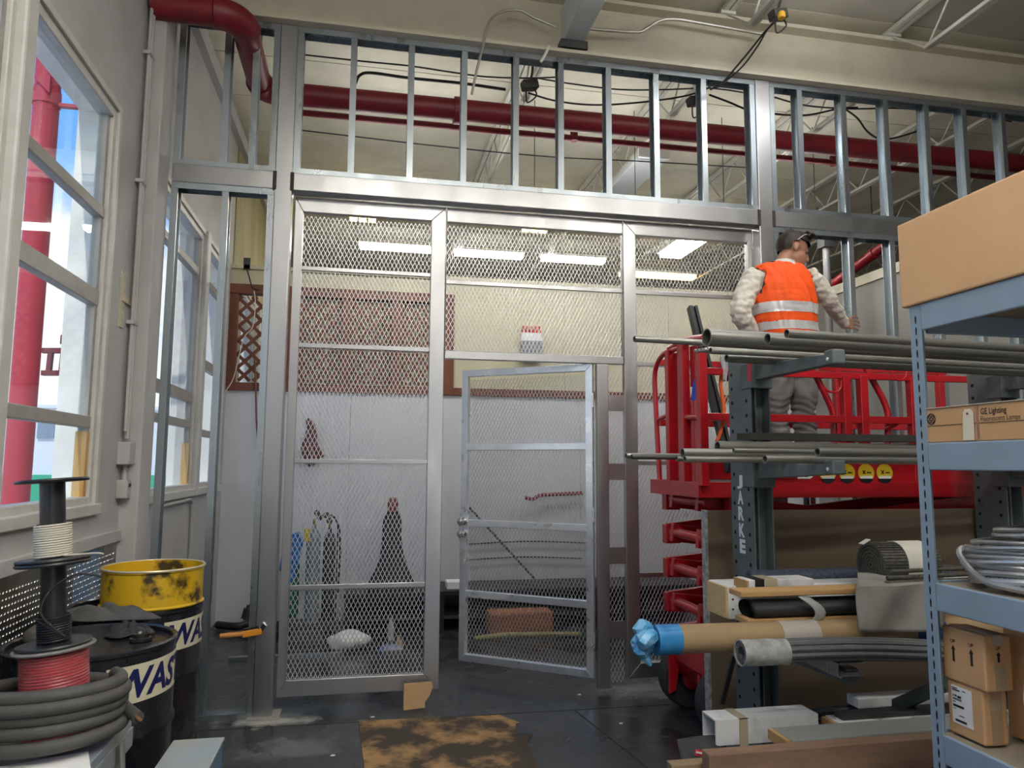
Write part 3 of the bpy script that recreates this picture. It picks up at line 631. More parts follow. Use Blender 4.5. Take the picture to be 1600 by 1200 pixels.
jb = thing('door_jamb', 'narrow aluminium door jamb with a mesh strip and joining plates beside the mesh door', 'jamb', (1.7, 4.99, 0.03))
MB().bx(1.605,1.690,CY0,CY1,0.03,2.26).build('post', ALUM, jb, bevel=0.004)
for z in (1.985, 1.50, 0.92, 0.42): MB().bx(1.69,1.812,CY0+0.004,CY0+0.014,z-0.06,z+0.055).build('joining_plate', ALUM, jb)
infill('mesh_infill', (1.688,CY0+0.03,0.06), (1,0,0), (0,0,1), 0.125, 2.2, jb)
# the mesh door, swung inward
dth = R(36.0); DU = Vector((-math.cos(dth), math.sin(dth), 0)); DN = Vector((-math.sin(dth), -math.cos(dth), 0)); DO = Vector((1.585, 4.990, 0.0)); DW = 1.05
dr = thing('mesh_door', 'aluminium-framed expanded metal door standing half open with a lock plate', 'door', (1.585, 4.99, 0.095))
def dbox(name, u0, u1, z0, z1, n0, n1, m, parent=dr, bevel=0.003):
    return MB().prism([(u0,z0),(u1,z0),(u1,z1),(u0,z1)], DN*(n1-n0), DO+DN*n0, DU, (0,0,1)).build(name, m, parent, bevel=bevel)
def dquad(poly): MB().prism(poly, DN*0.045, DO-DN*0.02, DU, (0,0,1)).build('frame_bar', ALUMD, dr, bevel=0.003)
dz0, dz1, fb = 0.100, 2.262, 0.052
dquad([(0,dz0),(fb,dz0+fb),(fb,dz1-fb),(0,dz1)]); dquad([(DW,dz0),(DW,dz1),(DW-fb,dz1-fb),(DW-fb,dz0+fb)])
dquad([(0,dz0),(DW,dz0),(DW-fb,dz0+fb),(fb,dz0+fb)]); dquad([(0,dz1),(fb,dz1-fb),(DW-fb,dz1-fb),(DW,dz1)])
for z in (1.675, 1.105, 0.585): dbox('cross_bar', fb, DW-fb, z-0.025, z+0.025, -0.015, 0.024, ALUMD)
infill('mesh_infill', DO+DU*(fb-0.004)-DN*0.018+Vector((0,0,dz0+fb-0.004)), DU, (0,0,1), DW-2*fb+0.008, dz1-dz0-2*fb+0.008, dr)
lp = dbox('lock_plate', DW-0.075, DW+0.004, 0.98, 1.165, 0.024, 0.032, ALUMD)
CHROME = mat('chrome', (0.75,0.73,0.70), 0.15, 1.0)
A3 = Matrix((DU.cross(Vector((0,0,1))).to_tuple(), DU.to_tuple(), DN.to_tuple())).transposed()
A3 = Matrix((DU, Vector((0,0,1)), DN)).transposed()
for z in (1.118, 1.028):
    k_ = MB().lathe([(0.012,0.0),(0.030,0.0),(0.030,0.006),(0.014,0.010),(0.014,0.03),(0.026,0.036),(0.030,0.05),(0.024,0.062),(0.0,0.066)], DO+DU*(DW-0.036)+DN*0.032+Vector((0,0,z)), 20, A3).build('knob', CHROME, lp, smooth=True)
for z in (0.35, 1.2, 2.0): MB().tube([DO+DN*0.028+Vector((0.005,0,z-0.05)), DO+DN*0.028+Vector((0.005,0,z+0.05))], 0.009, 10).build('hinge', ALUMD, dr, smooth=True)
# ================================================================== SCISSOR LIFT
LX0, LX1, LY0, LY1 = 1.90, 4.25, 3.97, 4.70; ZP = 1.36; ZF = 1.45
lift = thing('scissor_lift', 'red scissor lift raised in front of the stud wall carrying the worker', 'lift', ((LX0+LX1)/2, (LY0+LY1)/2, 0))
LDARK = mat('dark lift deck', (0.05,0.05,0.05), 0.7)
MB().bx(LX0+0.01, LX1-0.01, LY0+0.012, LY1-0.012, ZF-0.03, ZF).build('deck', LDARK, lift)
fr = MB(); fr.bx(LX0,LX1,LY0,LY0+0.012,ZP,ZF+0.002); fr.build('deck_skirt', LIFTRED, lift, bevel=0.003)
MB().bx(LX0,LX1,LY1-0.012,LY1,ZP,ZF+0.002).build('deck_skirt', LIFTRED, lift, bevel=0.003)
MB().bx(LX0-0.012,LX0,LY0,LY1,ZP,ZF+0.002).build('deck_skirt', LIFTRED, lift, bevel=0.003)
MB().bx(LX1,LX1+0.012,LY0,LY1,ZP,ZF+0.002).build('deck_skirt', LIFTRED, lift, bevel=0.003)
tb = MB().bx(LX0+0.35,LX1,LY0+0.006,LY0+0.016,ZF+0.002,ZF+0.16).build('toe_board', LIFTRED, lift, bevel=0.002)
MB().bx(LX0+0.35,LX1,LY1-0.016,LY1-0.006,ZF+0.002,ZF+0.16).build('toe_board', LIFTRED, lift, bevel=0.002)
MB().bx(LX0+0.36,LX0+0.62,LY0-0.004,LY0+0.006,ZF+0.02,ZF+0.15).build('hatch', LIFTRED, lift, bevel=0.004)
# warning discs and the maker's strip on the toe board
YEL = mat('warning yellow', (0.72,0.50,0.02), 0.5); FW = Vector((1,0,0)); FZ = Vector((0,0,1))
AX = Matrix((Vector((1,0,0)), Vector((0,0,1)), Vector((0,-1,0)))).transposed()
for px in (1293,1323,1353,1382):
    c = at(px,739,y=LY0+0.004)
    d = MB().lathe([(0.055,0.0),(0.055,0.003)], c, 24, AX).build('warning_disc', YEL, tb)
    m = MB(); m.bx(c.x-0.04,c.x+0.04,c.y-0.0045,c.y-0.003,c.z-0.034,c.z-0.018); m.build('disc_strip', PAPERW, d)
    m = MB(); m.prism([(-0.052*math.cos(a),0.052*math.sin(a)) for a in [R(-25-13*k) for k in range(11)]], (0,0.001,0), c+Vector((0,-0.0042,-0.012))); m.build('disc_rim', BLACK, d)
    m = MB(); m.bar(c+Vector((-0.024,-0.004,-0.006)), c+Vector((-0.006,-0.004,0.016)), 0.0012, 0.006); m.build('disc_mark', INK, d)
    m = MB(); m.bar(c+Vector((-0.024,-0.004,0.016)), c+Vector((-0.006,-0.004,-0.006)), 0.0012, 0.006); m.build('disc_mark', INK, d)
    m = MB(); m.bx(c.x+0.004,c.x+0.034,c.y-0.0045,c.y-0.003,c.z-0.002,c.z+0.006); m.build('disc_mark', INK, d)
c = at(1233,748,y=LY0+0.004); e2 = at(1270,737,y=LY0+0.004)
st = MB().prism([(0,0),(e2.x-c.x-0.02,0),(e2.x-c.x,0.012),(e2.x-c.x-0.01,e2.z-c.z),(0,e2.z-c.z)], (0,-0.002,0), c).build('torn_sticker', PAPERW, tb)
m = MB(); text_on(m, 'SUPPL', c+Vector((0.008,-0.0025,0.010)), FW, FZ, width=(e2.x-c.x)*0.72, height=0.026, bold=0.03); m.build('lettering', INK, st, fix=False)
# entry end: bent loop, posts, plates
TR = 0.018
def lt(pts, r=TR, name='guard_rail', n=10, seg=6): return MB().tube(arc(pts, seg), r, n).build(name, LIFTRED, lift, smooth=True)
XE = LX0+0.01
lt(P_([(1031,752),(1028,700),(1025,640),(1023,590),(1028,566),(1040,551),(1056,545),(1072,541)], x=XE), 0.017)
lt(P_([(1046,545),(1062,536),(1080,530),(1100,527)], x=XE), 0.02)
def post(px, w, ytop, ybot, x=XE, d=0.05, name='guard_post', dy=0.0):
    a = at(px, ytop, x=x); y = a.y; zt = a.z
    return MB().bx(x-d/2, x+d/2, y-w/2, y+w/2, ZF-0.02, zt).build(name, LIFTRED, lift, bevel=0.004)
post(1046, 0.05, 547, 0); post(1067, 0.075, 535, 0); post(1095, 0.055, 548, 0)
a = at(1055,550,x=XE); MB().bx(XE+0.02,XE+0.028,a.y-0.075,a.y+0.075,ZF,a.z).build('mast_plate', LIFTRED, lift, bevel=0.002)
a = at(1078,540,x=XE); MB().bx(XE+0.02,XE+0.03,a.y-0.05,a.y+0.05,2.02,a.z).build('mast_plate', LIFTRED, lift, bevel=0.002)
MB().tube([(XE+0.05,a.y,ZF),(XE+0.05,a.y,1.93)], 0.05, 16).build('cylinder', LIFTRED, lift, smooth=True)
MB().tube([(XE+0.05,a.y,1.93),(XE+0.05,a.y,2.06)], [0.045,0.032], 12).build('cylinder_head', mat('blue cap',(0.02,0.06,0.5),0.4), lift, smooth=True)
MB().tube(arc([(XE+0.05,a.y,2.05),(XE+0.06,a.y-0.05,2.10),(XE+0.05,a.y-0.02,2.16)]), 0.016, 8).build('hose', MATS['blue cap'], lift, smooth=True)
lt(P_([(1030,655),(1045,648)], x=XE), 0.015); lt(P_([(1066,652),(1095,652)], x=XE), 0.02)
# long-side rails
zm = at(1300,655,y=LY0+0.03).z; zt = 2.50
for yy in (LY0+0.03, LY1-0.03):
    MB().bx(LX0+0.05,LX1-0.05,yy-0.016,yy+0.016,zm-0.022,zm+0.022).build('mid_rail', LIFTRED, lift, bevel=0.003)
MB().bx(LX0+0.05,LX1-0.05,LY1-0.05,LY1-0.015,2.22,2.26).build('top_rail', LIFTRED, lift, bevel=0.003)
MB().bx(LX0+0.05,LX1-0.05,LY0+0.015,LY0+0.05,2.08,2.12).build('top_rail', LIFTRED, lift, bevel=0.003)
for x in (3.0, at(1320,600,y=LY0+0.03).x, at(1424,600,y=LY0+0.03).x):
    MB().bx(x-0.026,x+0.026,LY0+0.005,LY0+0.055,ZF,2.10).build('guard_post', LIFTRED, lift, bevel=0.004)
for x in (2.5, 3.3, 4.15):
    MB().bx(x-0.024,x+0.024,LY1-0.055,LY1-0.005,ZF,2.24).build('guard_post', LIFTRED, lift, bevel=0.004)
lt(P_([(1265,570),(1277,592),(1292,622),(1302,648),(1303,680),(1303,705)], y=LY0+0.09), 0.02)
lt(P_([(1345,560),(1362,592),(1380,625),(1387,648),(1387,680),(1387,705)], y=LY0+0.09), 0.02)
lt(P_([(1385,672),(1400,662),(1415,655)], y=LY0+0.06), 0.014)
ch = MB()
for k in range(9):
    p = at(1331+k*2.6, 655+k*2.8, y=LY0+0.1); ch.tube([p+Vector((0.012*math.cos(a), 0.005*(k % 2)*math.sin(a), 0.008*math.sin(a))) for a in [R(45*i) for i in range(8)]], 0.0025, 5, closed=True)
ch.build('chain', mat('chain red',(0.5,0.05,0.05),0.4,0.3), lift, kind='stuff')
for pts in ([(1289,606),(1296,612),(1308,612),(1314,604),(1314,594)], [(1392,579),(1398,591),(1408,594),(1415,588),(1416,580)]):
    lt(P_(pts, y=LY0+0.02), 0.007, 'hook_cord')
# black control box and orange lead hanging by the entry end
MB().bx(2.13,2.24,4.05,4.15,2.06,2.24).build('control_box', BLACK, lift, bevel=0.012)
MB().tube(arc(P_([(1130,575),(1126,600),(1131,640),(1127,670),(1120,690)], y=4.05)), 0.012, 8).build('orange_lead', mat('orange cord',(0.75,0.13,0.02),0.5), lift, smooth=True)
# scissor stack
zs = [0.46 + (ZP-0.03-0.46)*k/4 for k in range(5)]; xa, xb = LX0+0.06, LX1-0.30
for k in range(4):
    z0, z1 = zs[k], zs[k+1]
    for (y1_, y2_) in ((4.09,4.15),(4.59,4.53)):
        MB().bar((xa,y1_,z0),(xb,y1_,z1),0.045,0.11).build('scissor_arm', LIFTRED, lift, bevel=0.004)
        MB().bar((xa,y2_,z1),(xb,y2_,z0),0.045,0.11).build('scissor_arm', LIFTRED, lift, bevel=0.004)
    MB().tube([((xa+xb)/2,4.04,(z0+z1)/2),((xa+xb)/2,4.64,(z0+z1)/2)], 0.028, 12).build('pivot', LIFTRED, lift, smooth=True)
for k in range(5):
    for x in (xa, xb):
        MB().tube([(x+0.03 if x == xa else x-0.03,4.05,zs[k]),(x+0.03 if x == xa else x-0.03,4.63,zs[k])], 0.030, 12).build('pivot', LIFTRED, lift, smooth=True)
for k in range(1, 5):
    for y_, dx in ((4.065,0.16),(4.62,0.0)): MB().bx(xa+dx-0.01,xa+dx+0.09,y_-0.035,y_+0.035,zs[k]-0.075,zs[k]+0.045).build('clevis', LIFTRED, lift, bevel=0.004)
# chassis, wheels, pothole guard
chs = MB().prism([(LX0+0.12,0.22),(LX0+0.05,0.34),(LX0+0.05,0.47),(LX1-0.05,0.47),(LX1-0.05,0.30),(LX1-0.2,0.16),(LX0+0.4,0.16)], (0,0.56,0), (0,4.06,0)).build('chassis', LIFTRED, lift, bevel=0.006)
MB().prism([(0.0,0.12),(0.04,0.14),(0.10,0.47),(0.0,0.47)], (0,0.03,0), (LX0+0.02,4.50,0)).build('guard_plate', LIFTRED, lift, bevel=0.002)
MB().prism([(0.0,0.12),(0.04,0.14),(0.12,0.47),(0.0,0.47)], (0,0.03,0), (LX0+0.06,4.16,0)).build('guard_plate', LIFTRED, lift, bevel=0.002)
MB().lathe([(0,0),(0.07,0),(0.07,0.16),(0.05,0.19),(0,0.19)], (LX0+0.36,4.36,0.20), 18, Matrix(((0,0,-1),(0,1,0),(1,0,0)))).build('hub_motor', LIFTRED, lift, smooth=True)
TIRE = mat('grey-black tyre', (0.03,0.03,0.032), 0.7)
AY = Matrix(((1,0,0),(0,0,-1),(0,1,0)))
for x in (LX0+0.20, LX1-0.30):
    for y in (4.66, 4.12):
        wv = MB().lathe([(0.10,0),(0.185,0.0),(0.20,0.015),(0.20,0.095),(0.185,0.11),(0.10,0.11),(0.09,0.095),(0.0,0.095)], (x,y,0.20), 32, AY).build('wheel', TIRE, lift, smooth=True)
        MB().lathe([(0.075,0),(0.075,0.012),(0.03,0.03),(0,0.03)], (x,y-0.11,0.20), 16, Matrix(((1,0,0),(0,0,-1),(0,1,0)))).build('hub', LIFTRED, wv, smooth=True)
# black angle bar leaning at the entry end
lb = thing('leaning_channel', 'black steel channel leaning diagonally beside the red lift entry', 'channel', at(1135,760,y=4.45))
a, b = at(1078,480,y=4.80), at(1128,690,y=4.42)
MB().bar(a, b+(b-a)*0.2, 0.03, 0.05, up=(0,-1,0)).build('web', mat('black steel channel',(0.025,0.025,0.027),0.35,0.5), lb)
MB().bar(a+Vector((0.03,-0.02,0)), b+(b-a)*0.2+Vector((0.03,-0.02,0)), 0.02, 0.04, up=(0,-1,0)).build('flange', BLACK, lb)
pb = thing('plastic_bag', 'clear crumpled plastic bag hanging behind the rack column', 'bag', at(1132,560,y=3.9))
def bagf(u, v):
    p = at(1127+12*u*(1-0.75*v)+4*v, 545+50*v, y=3.88); return p + Vector((0, 0.02*math.sin(9*u+5*v), 0.01*math.sin(17*u)))
MB().grid(bagf, 8, 10).build('film', mat('clear film',(0.8,0.82,0.84),0.2,alpha=0.45), pb, solid=0.001)

# ================================================================== CANTILEVER RACK
XC = 1.95
LETW = mat('white stencil paint', (0.84,0.86,0.86), 0.6)
HOLE = mat('bolt hole', (0.004,0.004,0.004), 0.9)
def rack(xc, label, letters, arms, yo=0.0):
    YCF, YCB = 3.47+yo, 3.70+yo
    rk_ = thing('cantilever_rack', label, 'rack', (xc+0.05, 3.5, 0))
    fc = MB().bx(xc, xc+0.007, YCF, YCB, 0.05, 2.13).build('side_plate', RACKG, rk_)
    MB().bx(xc+0.103, xc+0.11, YCF, YCB, 0.05, 2.13).build('side_plate', RACKG, rk_)
    MB().bx(xc+0.007, xc+0.103, YCF+0.07, YCF+0.08, 0.05, 2.13).build('web', RACKG, rk_)
    MB().bx(xc+0.03, xc+0.036, YCF+0.01, YCF+0.07, 0.05, 2.13).build('rib', RACKG, rk_)
    MB().bx(xc-0.02, xc+0.13, 2.72+yo, YCB+0.10, 0.02, 0.14).build('base', RACKG, rk_, bevel=0.006)
    h = MB(); z = 0.2; A = Matrix(((0,0,-1),(0,1,0),(1,0,0)))
    while z < 2.08:
        for yy in (YCF+0.045, YCB-0.035): h.lathe([(0.0105,-0.001),(0.0105,0.0012),(0.0,0.0012)], (xc,yy,z), 8, A)
        z += 0.0765
    h.build('bolt_hole', HOLE, fc, kind='stuff')
    for zr, zt, yt, l in arms:
        yt += yo
        ar = MB().prism([(YCF+0.05,zr-0.088),(yt,zt-0.042),(yt,zt),(YCF+0.05,zr)], (0.05,0,0), (xc+0.018,0,0), (0,1,0), (0,0,1)).build('arm', RACKG, rk_, bevel=0.004)
        MB().bx(xc-0.006, xc+0.116, YCF-0.02, YCF+0.09, zr-0.13, zr+0.005).build('clamp', RACKG, ar, bevel=0.004)
        MB().bx(xc+0.012, xc+0.074, yt-0.006, yt+0.06, zt-0.045, zt+0.02).build('end_stop', RACKG, ar, bevel=0.008)
        MB().lathe([(0.008,0),(0.008,0.004),(0,0.005)], (xc+0.012,yt+0.03,zt-0.02), 8, A).build('rivet', LETW, ar)
    if letters:
        for ch_, py in zip('JARKE', (754,778,803,829,854)):
            m = MB(); o = at(1152+(py-754)*0.045,py+9.5,x=xc); 
            text_on(m, ch_, (xc-0.0012,o.y,o.z), (0,-1,0), (0,0,1), width=0.060, height=0.072, bold=0.05); m.build('letter', LETW, fc, fix=False)
    return rk_
AZ = [(2.075,2.03,2.80,0),(1.565,1.555,2.83,0),(0.72,0.70,2.80,0)]
r1 = rack(XC, 'grey cantilever rack column lettered JARKE with arms reaching toward the camera', True, AZ)
MB().bx(XC-0.012, XC-0.006, 3.44, 3.475, 1.98, 2.10).build('red_tag', mat('red clear tag',(0.45,0.03,0.05),0.35), r1)
r2 = rack(3.60, 'grey cantilever rack column behind the blue shelf post at right', False, AZ, 0.13)
MB().bar((XC+0.02,3.44,1.64),(XC+0.04,3.30,1.60),0.04,0.05).build('catch', RACKG, r1, bevel=0.005)
MB().bar(at(1128,1100,y=3.45),at(1147,1025,y=3.45),0.014,0.022).build('brace', BLACK, r1)
# stock on the arms -------------------------------------------------------
def pipe_item(name, px, py, Y, ro, x1, label, m=CONDUIT, ri=0.86, cat='pipe', z=None):
    a = at(px, py, y=Y); zz = z if z is not None else a.z
    o = MB().pipe((a.x, Y, zz), (x1, Y+0.08*(x1-a.x), zz), ro, ro*ri, 18).build(name, m, smooth=True); return tag(o, label, cat)
ZT = 2.085
pipe_item('steel_pipe', 991, 529.5, 3.36, 0.0155, 3.9, 'thin steel pipe on the top rack arms, its end sticking out farthest left')
pp = pipe_item('steel_pipe', 1104, 527, 3.10, 0.042, 4.3, 'thickest open-ended steel pipe on the top rack arms')
pc = pipe_item('threaded_pipe', 1199, 530, 2.97, 0.026, 4.3, 'steel pipe with a threaded coupling at its end on the top rack arms')
pipe_item('steel_pipe', 1229, 521, 2.86, 0.019, 4.3, 'slim pipe lying nearest the arm tips on the top rack level')
pipe_item('steel_pipe', 1135, 560, 3.24, 0.019, 4.3, 'long pipe lowest in the top rack bundle, seen from below')
pipe_item('steel_pipe', 1110, 548, 3.31, 0.016, 4.2, 'pipe tucked behind the thickest pipe on the top rack level')
WCON = mat('pale conduit end', (0.62,0.62,0.58), 0.45, 0.3)
for i, (px, py) in enumerate(((1085,547),(1090,547),(1096,546),(1100,545),(1106,543))):
    pipe_item('thin_conduit', px, py, 3.44-0.019*i, 0.0085, 4.0, 'thin pale conduit in the bundle under the top rack pipes, %s from the left' % ORD[i], WCON, 0.75, 'conduit', at(1085,547,y=3.42).z)
mid = [(978,712,3.40,0.0135,'thin steel pipe on the middle rack arms, its end sticking out farthest left',CONDUIT),
       (987,713.5,3.36,0.0125,'thin dark-ended pipe just right of the leftmost one on the middle rack arms',DARKSTEEL),
       (1066,707.5,3.20,0.021,'pipe with a pale cut end resting on top of the middle rack bundle, left part',CONDUIT),
       (1057,717,3.28,0.012,'smaller pipe end under the pale cut pipe on the middle rack level',CONDUIT),
       (1070,717.5,3.15,0.0145,'small pipe beside the smaller end under the middle rack bundle',CONDUIT),
       (1121,698,3.27,0.028,'thickest pipe on the middle rack arms behind the thinner ones',CONDUIT),
       (1146,704,3.06,0.011,'slender pipe above the front pipes on the middle rack level',CONDUIT),
       (1195,717.5,2.93,0.0185,'pipe with an open pale end in front of the lettered rack column',CONDUIT),
       (1277,706.5,2.83,0.020,'short pipe nearest the middle arm tips with an open end',CONDUIT)]
for px, py, Y, ro, lb_, m in mid: pipe_item('steel_pipe', px, py, Y, ro, 4.2, lb_, m, 0.8)
a = at(1168,676,y=3.34); cn = MB(); cn.bx(a.x,4.2,3.33,3.45,a.z-0.035,a.z-0.030); cn.bx(a.x,4.2,3.33,3.336,a.z-0.030,a.z); cn.bx(a.x,4.2,3.444,3.45,a.z-0.030,a.z)
tag(cn.build('steel_channel', mat('dark channel',(0.06,0.06,0.055),0.45,0.5)), 'dark flat steel channel lying behind the pipes on the middle rack arms', 'channel')
# leaning sheet of brown board behind the column
sh = thing('board_sheet', 'large brown hardboard sheet standing behind the rack columns', 'board', (2.6,3.86,0.1))
MB().bx(1.885,4.6,3.86,3.878,0.14,1.296).build('face', mat('brown hardboard',(0.20,0.145,0.095),0.7,col2=(0.15,0.105,0.07),scale=2,amount=0.7,stretch=(0.15,1,1)), sh)
MB().bx(1.868,1.885,3.855,3.90,0.14,1.298).build('edge_strip', mat('scuffed white edge',(0.55,0.56,0.57),0.5,0.3,col2=(0.12,0.12,0.12),scale=30,amount=0.8), sh)
# ---- lower rack stock
def z_at(px, py, Y): return at(px, py, y=Y).z
def x_at(px, py, Y): return at(px, py, y=Y).x
def lbox(name, px, pyt, pyb, Y, dep, x1, m, label, cat, parent=None, bevel=0.004):
    """long box lying along x: left end at px, top/bottom edges at pyt/pyb on its front face at y=Y"""
    a = at(px, pyt, y=Y); b = at(px, pyb, y=Y)
    o = MB().bx(a.x, x1, Y, Y+dep, b.z, a.z).build(name, m, parent, bevel=bevel)
    if parent is None: tag(o, label, cat)
    return o
WHITEB = mat('scuffed white carton', (0.68,0.69,0.70), 0.7, col2=(0.30,0.29,0.28), scale=9, amount=0.6, lo=0.5, hi=0.75)
TAPE = mat('tan packing tape', (0.42,0.36,0.24), 0.35)
# white carton with wood end, level three
b1 = thing('long_carton', 'long white carton with a pale wooden end block behind the black roll', 'carton', at(1130,965,y=3.25))
a = at(1138,916,y=3.20); b = at(1138,968,y=3.20)
MB().bx(a.x,3.6,3.20,3.40,b.z,a.z).build('body', WHITEB, b1, bevel=0.004)
MB().bx(a.x-0.012,a.x,3.205,3.395,b.z+0.005,a.z-0.005).build('end_block', mat('pale end grain',(0.62,0.46,0.24),0.7,col2=(0.5,0.34,0.15),scale=14,amount=0.7,stretch=(1,1,4)), b1)
for zz in (0.3,0.6,0.8): MB().lathe([(0.005,0),(0.005,0.002),(0,0.002)], (a.x+0.02,3.199,b.z+(a.z-b.z)*zz), 8, AY).build('staple', INK, b1)
lbox('rail_board', 1158, 925, 934, 2.93, 0.11, 3.3, WOODL, 'light brown wooden board lying on top of the black rubber roll', 'board')
lbox('rail_board', 1168, 968, 977, 2.93, 0.11, 3.3, WOODL, 'light brown wooden board lying beneath the black rubber roll', 'board')
# black rubber roll: spiral section pushed along x
c = at(1166,951,y=2.99); RUB = mat('black rubber sheet', (0.016,0.018,0.019), 0.45, col2=(0.035,0.037,0.04), scale=5, amount=0.7)
rb = MB(); sp_o = []; sp_i = []
for k in range(67):
    th = 2*math.pi*2.6*k/66; r = 0.034 + 0.018*k/66; sp_o.append((1.45*r*math.cos(th), 0.80*r*math.sin(th))); r -= 0.005; sp_i.append((1.45*r*math.cos(th), 0.80*r*math.sin(th)))
rings = []
for xx in (c.x, c.x+0.9, 3.25): rings.append([Vector((xx, 2.99+u, c.z+v)) for u, v in sp_o + sp_i[::-1]])
rb.loft(rings, caps=False)
tag(rb.build('rubber_roll', RUB, smooth=True), 'black rubber sheet rolled into a flat spiral on the rack', 'roll')
sk = MB(); q0 = at(1247,940,y=2.93)
sk.grid(lambda u, v: Vector((q0.x-0.02+0.05*u+0.06*math.sin(3.1*v), 2.90-0.03*math.sin(math.pi*v), at(1247,930,y=2.93).z-0.13*v)), 4, 14)
tag(sk.build('tape_strip', mat('glossy grey tape',(0.42,0.43,0.42),0.2,0.3), solid=0.002, smooth=True), 'glossy grey strap wrapped around the boards and black roll', 'strap')
# blue-black mesh roll and white box behind
c = at(1170,902,y=3.36); mr = MB(); mr.pipe((c.x,3.36,c.z),(3.0,3.36,c.z),0.035,0.022,18); mo = mr.build('mesh_roll', mat('blue-black webbing',(0.03,0.04,0.07),0.6,col2=(0.10,0.12,0.17),scale=120,amount=0.8,detail=1,stretch=(1,0.6,1)), smooth=True)
tag(mo, 'blue-black woven mesh roll lying at the back of the lower rack level', 'roll')
wb = thing('taped_carton', 'short white carton with dark and tan tape at its wooden end on the lower rack', 'carton', at(1170,924,y=3.12))
a = at(1170,907,y=3.10); b = at(1170,926,y=3.10)
MB().bx(a.x,x_at(1272,915,3.10),3.10,3.22,b.z,a.z).build('body', WHITEB, wb, bevel=0.003)
MB().bx(a.x+0.03,a.x+0.075,3.097,3.223,b.z-0.001,a.z+0.003).build('tape_band', BLACK, wb); MB().bx(a.x+0.08,a.x+0.14,3.097,3.223,b.z-0.001,a.z+0.003).build('tape_band', TAPE, wb)
MB().bx(a.x-0.01,a.x,3.10,3.22,b.z+0.002,a.z-0.002).build('end_block', WOODL, wb)
# roll of woven belting
c = at(1360,882,y=3.08); rolln = thing('belting_roll', 'coiled roll of grey metal belting with a cream paper band', 'roll', (c.x,3.08,c.z-0.09))
GB = mat('grey metal belting', (0.15,0.145,0.12), 0.45, 0.5, col2=(0.06,0.058,0.05), scale=60, amount=0.8, detail=2)
for i in range(6):
    ro = 0.098 - i*0.016; n_ = 30
    MB().pipe((c.x-0.006*i*0,3.08,c.z),(c.x+0.30,3.08,c.z),ro,ro-0.0125,28).build('coil_layer', GB, rolln)
slt = MB()
for k in range(44):
    th = 2*math.pi*k/44; d = Vector((0, math.cos(th), math.sin(th))); slt.bar(Vector((c.x+0.002,3.08,c.z))+d*0.099, Vector((c.x+0.30,3.08,c.z))+d*0.099, 0.006, 0.006, up=d)
slt.build('rod', GB, rolln, kind='stuff')
MB().pipe((c.x+0.12,3.08,c.z),(c.x+0.26,3.08,c.z),0.106,0.103,28).build('paper_band', mat('cream paper band',(0.60,0.58,0.52),0.8), rolln, smooth=True)
a = at(1345,850,y=3.02); MB().bar(a, a+Vector((0.04,0,0.02)), 0.03, 0.004).build('loose_flap', MATS['cream paper band'], rolln)
for i, (px, py) in enumerate(((1392,893),(1386,903),(1384,911))):
    o = pipe_item('metal_rod', px, py, 2.90-0.03*i, 0.009, 2.95, 'short dark metal rod in front of the belting roll, %s from the top' % ORD[i], GB, 0.2, 'rod')
# grey cloth draped over the boards
def cl(u, v):
    px = 1340 + 135*u; top = 903 + 6*u; hang = (62 + 12*math.sin(2.2*u+0.4))*(v-0.25)/0.75
    if v < 0.25: p = at(px, top, y=3.10-0.26*(v/0.25)); p.z = z_at(1400,906,2.95)+0.012; return p
    p = at(px, 912+hang+6*(1-u), y=2.80); p.y += 0.012*math.sin(9*u+4*v); return p
co = MB().grid(cl, 22, 16).build('grey_cloth', mat('stained grey cloth',(0.27,0.255,0.235),0.9,col2=(0.10,0.095,0.09),scale=6,amount=0.7,lo=0.5,hi=0.75), solid=0.004, smooth=True)
tag(co, 'stained grey felt cloth draped over the boards beside the belting roll', 'cloth')
# cardboard tube with blue film end
YT_ = 2.88; c = at(1012,1002,y=YT_); TUBE = mat('kraft tube', (0.34,0.235,0.125), 0.7, col2=(0.26,0.17,0.085), scale=6, amount=0.7, stretch=(0.3,1,1)); BLUEF = mat('blue stretch film', (0.02,0.16,0.42), 0.25, col2=(0.05,0.32,0.62), scale=9, amount=0.8)
tb_ = thing('cardboard_tube', 'long kraft cardboard tube with its end wrapped in blue film', 'tube', (c.x+0.8,YT_,c.z-0.06))
MB().tube([(c.x+0.05,YT_,c.z+0.004),(3.4,YT_,c.z-0.012)], 0.057, 24).build('tube', TUBE, tb_, smooth=True)
MB().tube([(c.x+0.03,YT_,c.z+0.004),(c.x+0.13,YT_,c.z+0.004)], 0.0595, 24).build('film_wrap', BLUEF, tb_, smooth=True)
x2 = x_at(1430,1000,YT_); MB().tube([(x2-0.03,YT_,c.z-0.006),(x2+0.12,YT_,c.z-0.006)], 0.0592, 24).build('film_wrap', mat('dark blue tape',(0.012,0.05,0.16),0.3), tb_, smooth=True)
x3 = x_at(1215,1000,YT_); MB().tube([(x3,YT_,c.z),(x3+0.17,YT_,c.z)], 0.0592, 24).build('label_wrap', mat('faded label',(0.42,0.38,0.34),0.5), tb_, smooth=True)
fb_ = MB(); rr_ = random.Random(3)
for k in range(7):
    p = Vector((c.x+0.01,YT_+rr_.uniform(-0.03,0.03),c.z+rr_.uniform(-0.02,0.04))); 
    fb_.tube(arc([p, p+Vector((-0.04,rr_.uniform(-0.04,0.04),rr_.uniform(-0.03,0.03))), p+Vector((-0.03+0.02*k*0.4,rr_.uniform(-0.03,0.03),-0.06-0.02*rr_.random()))],4), [0.030,0.032,0.034,0.033,0.032,0.028,0.022,0.014,0.006], 7)
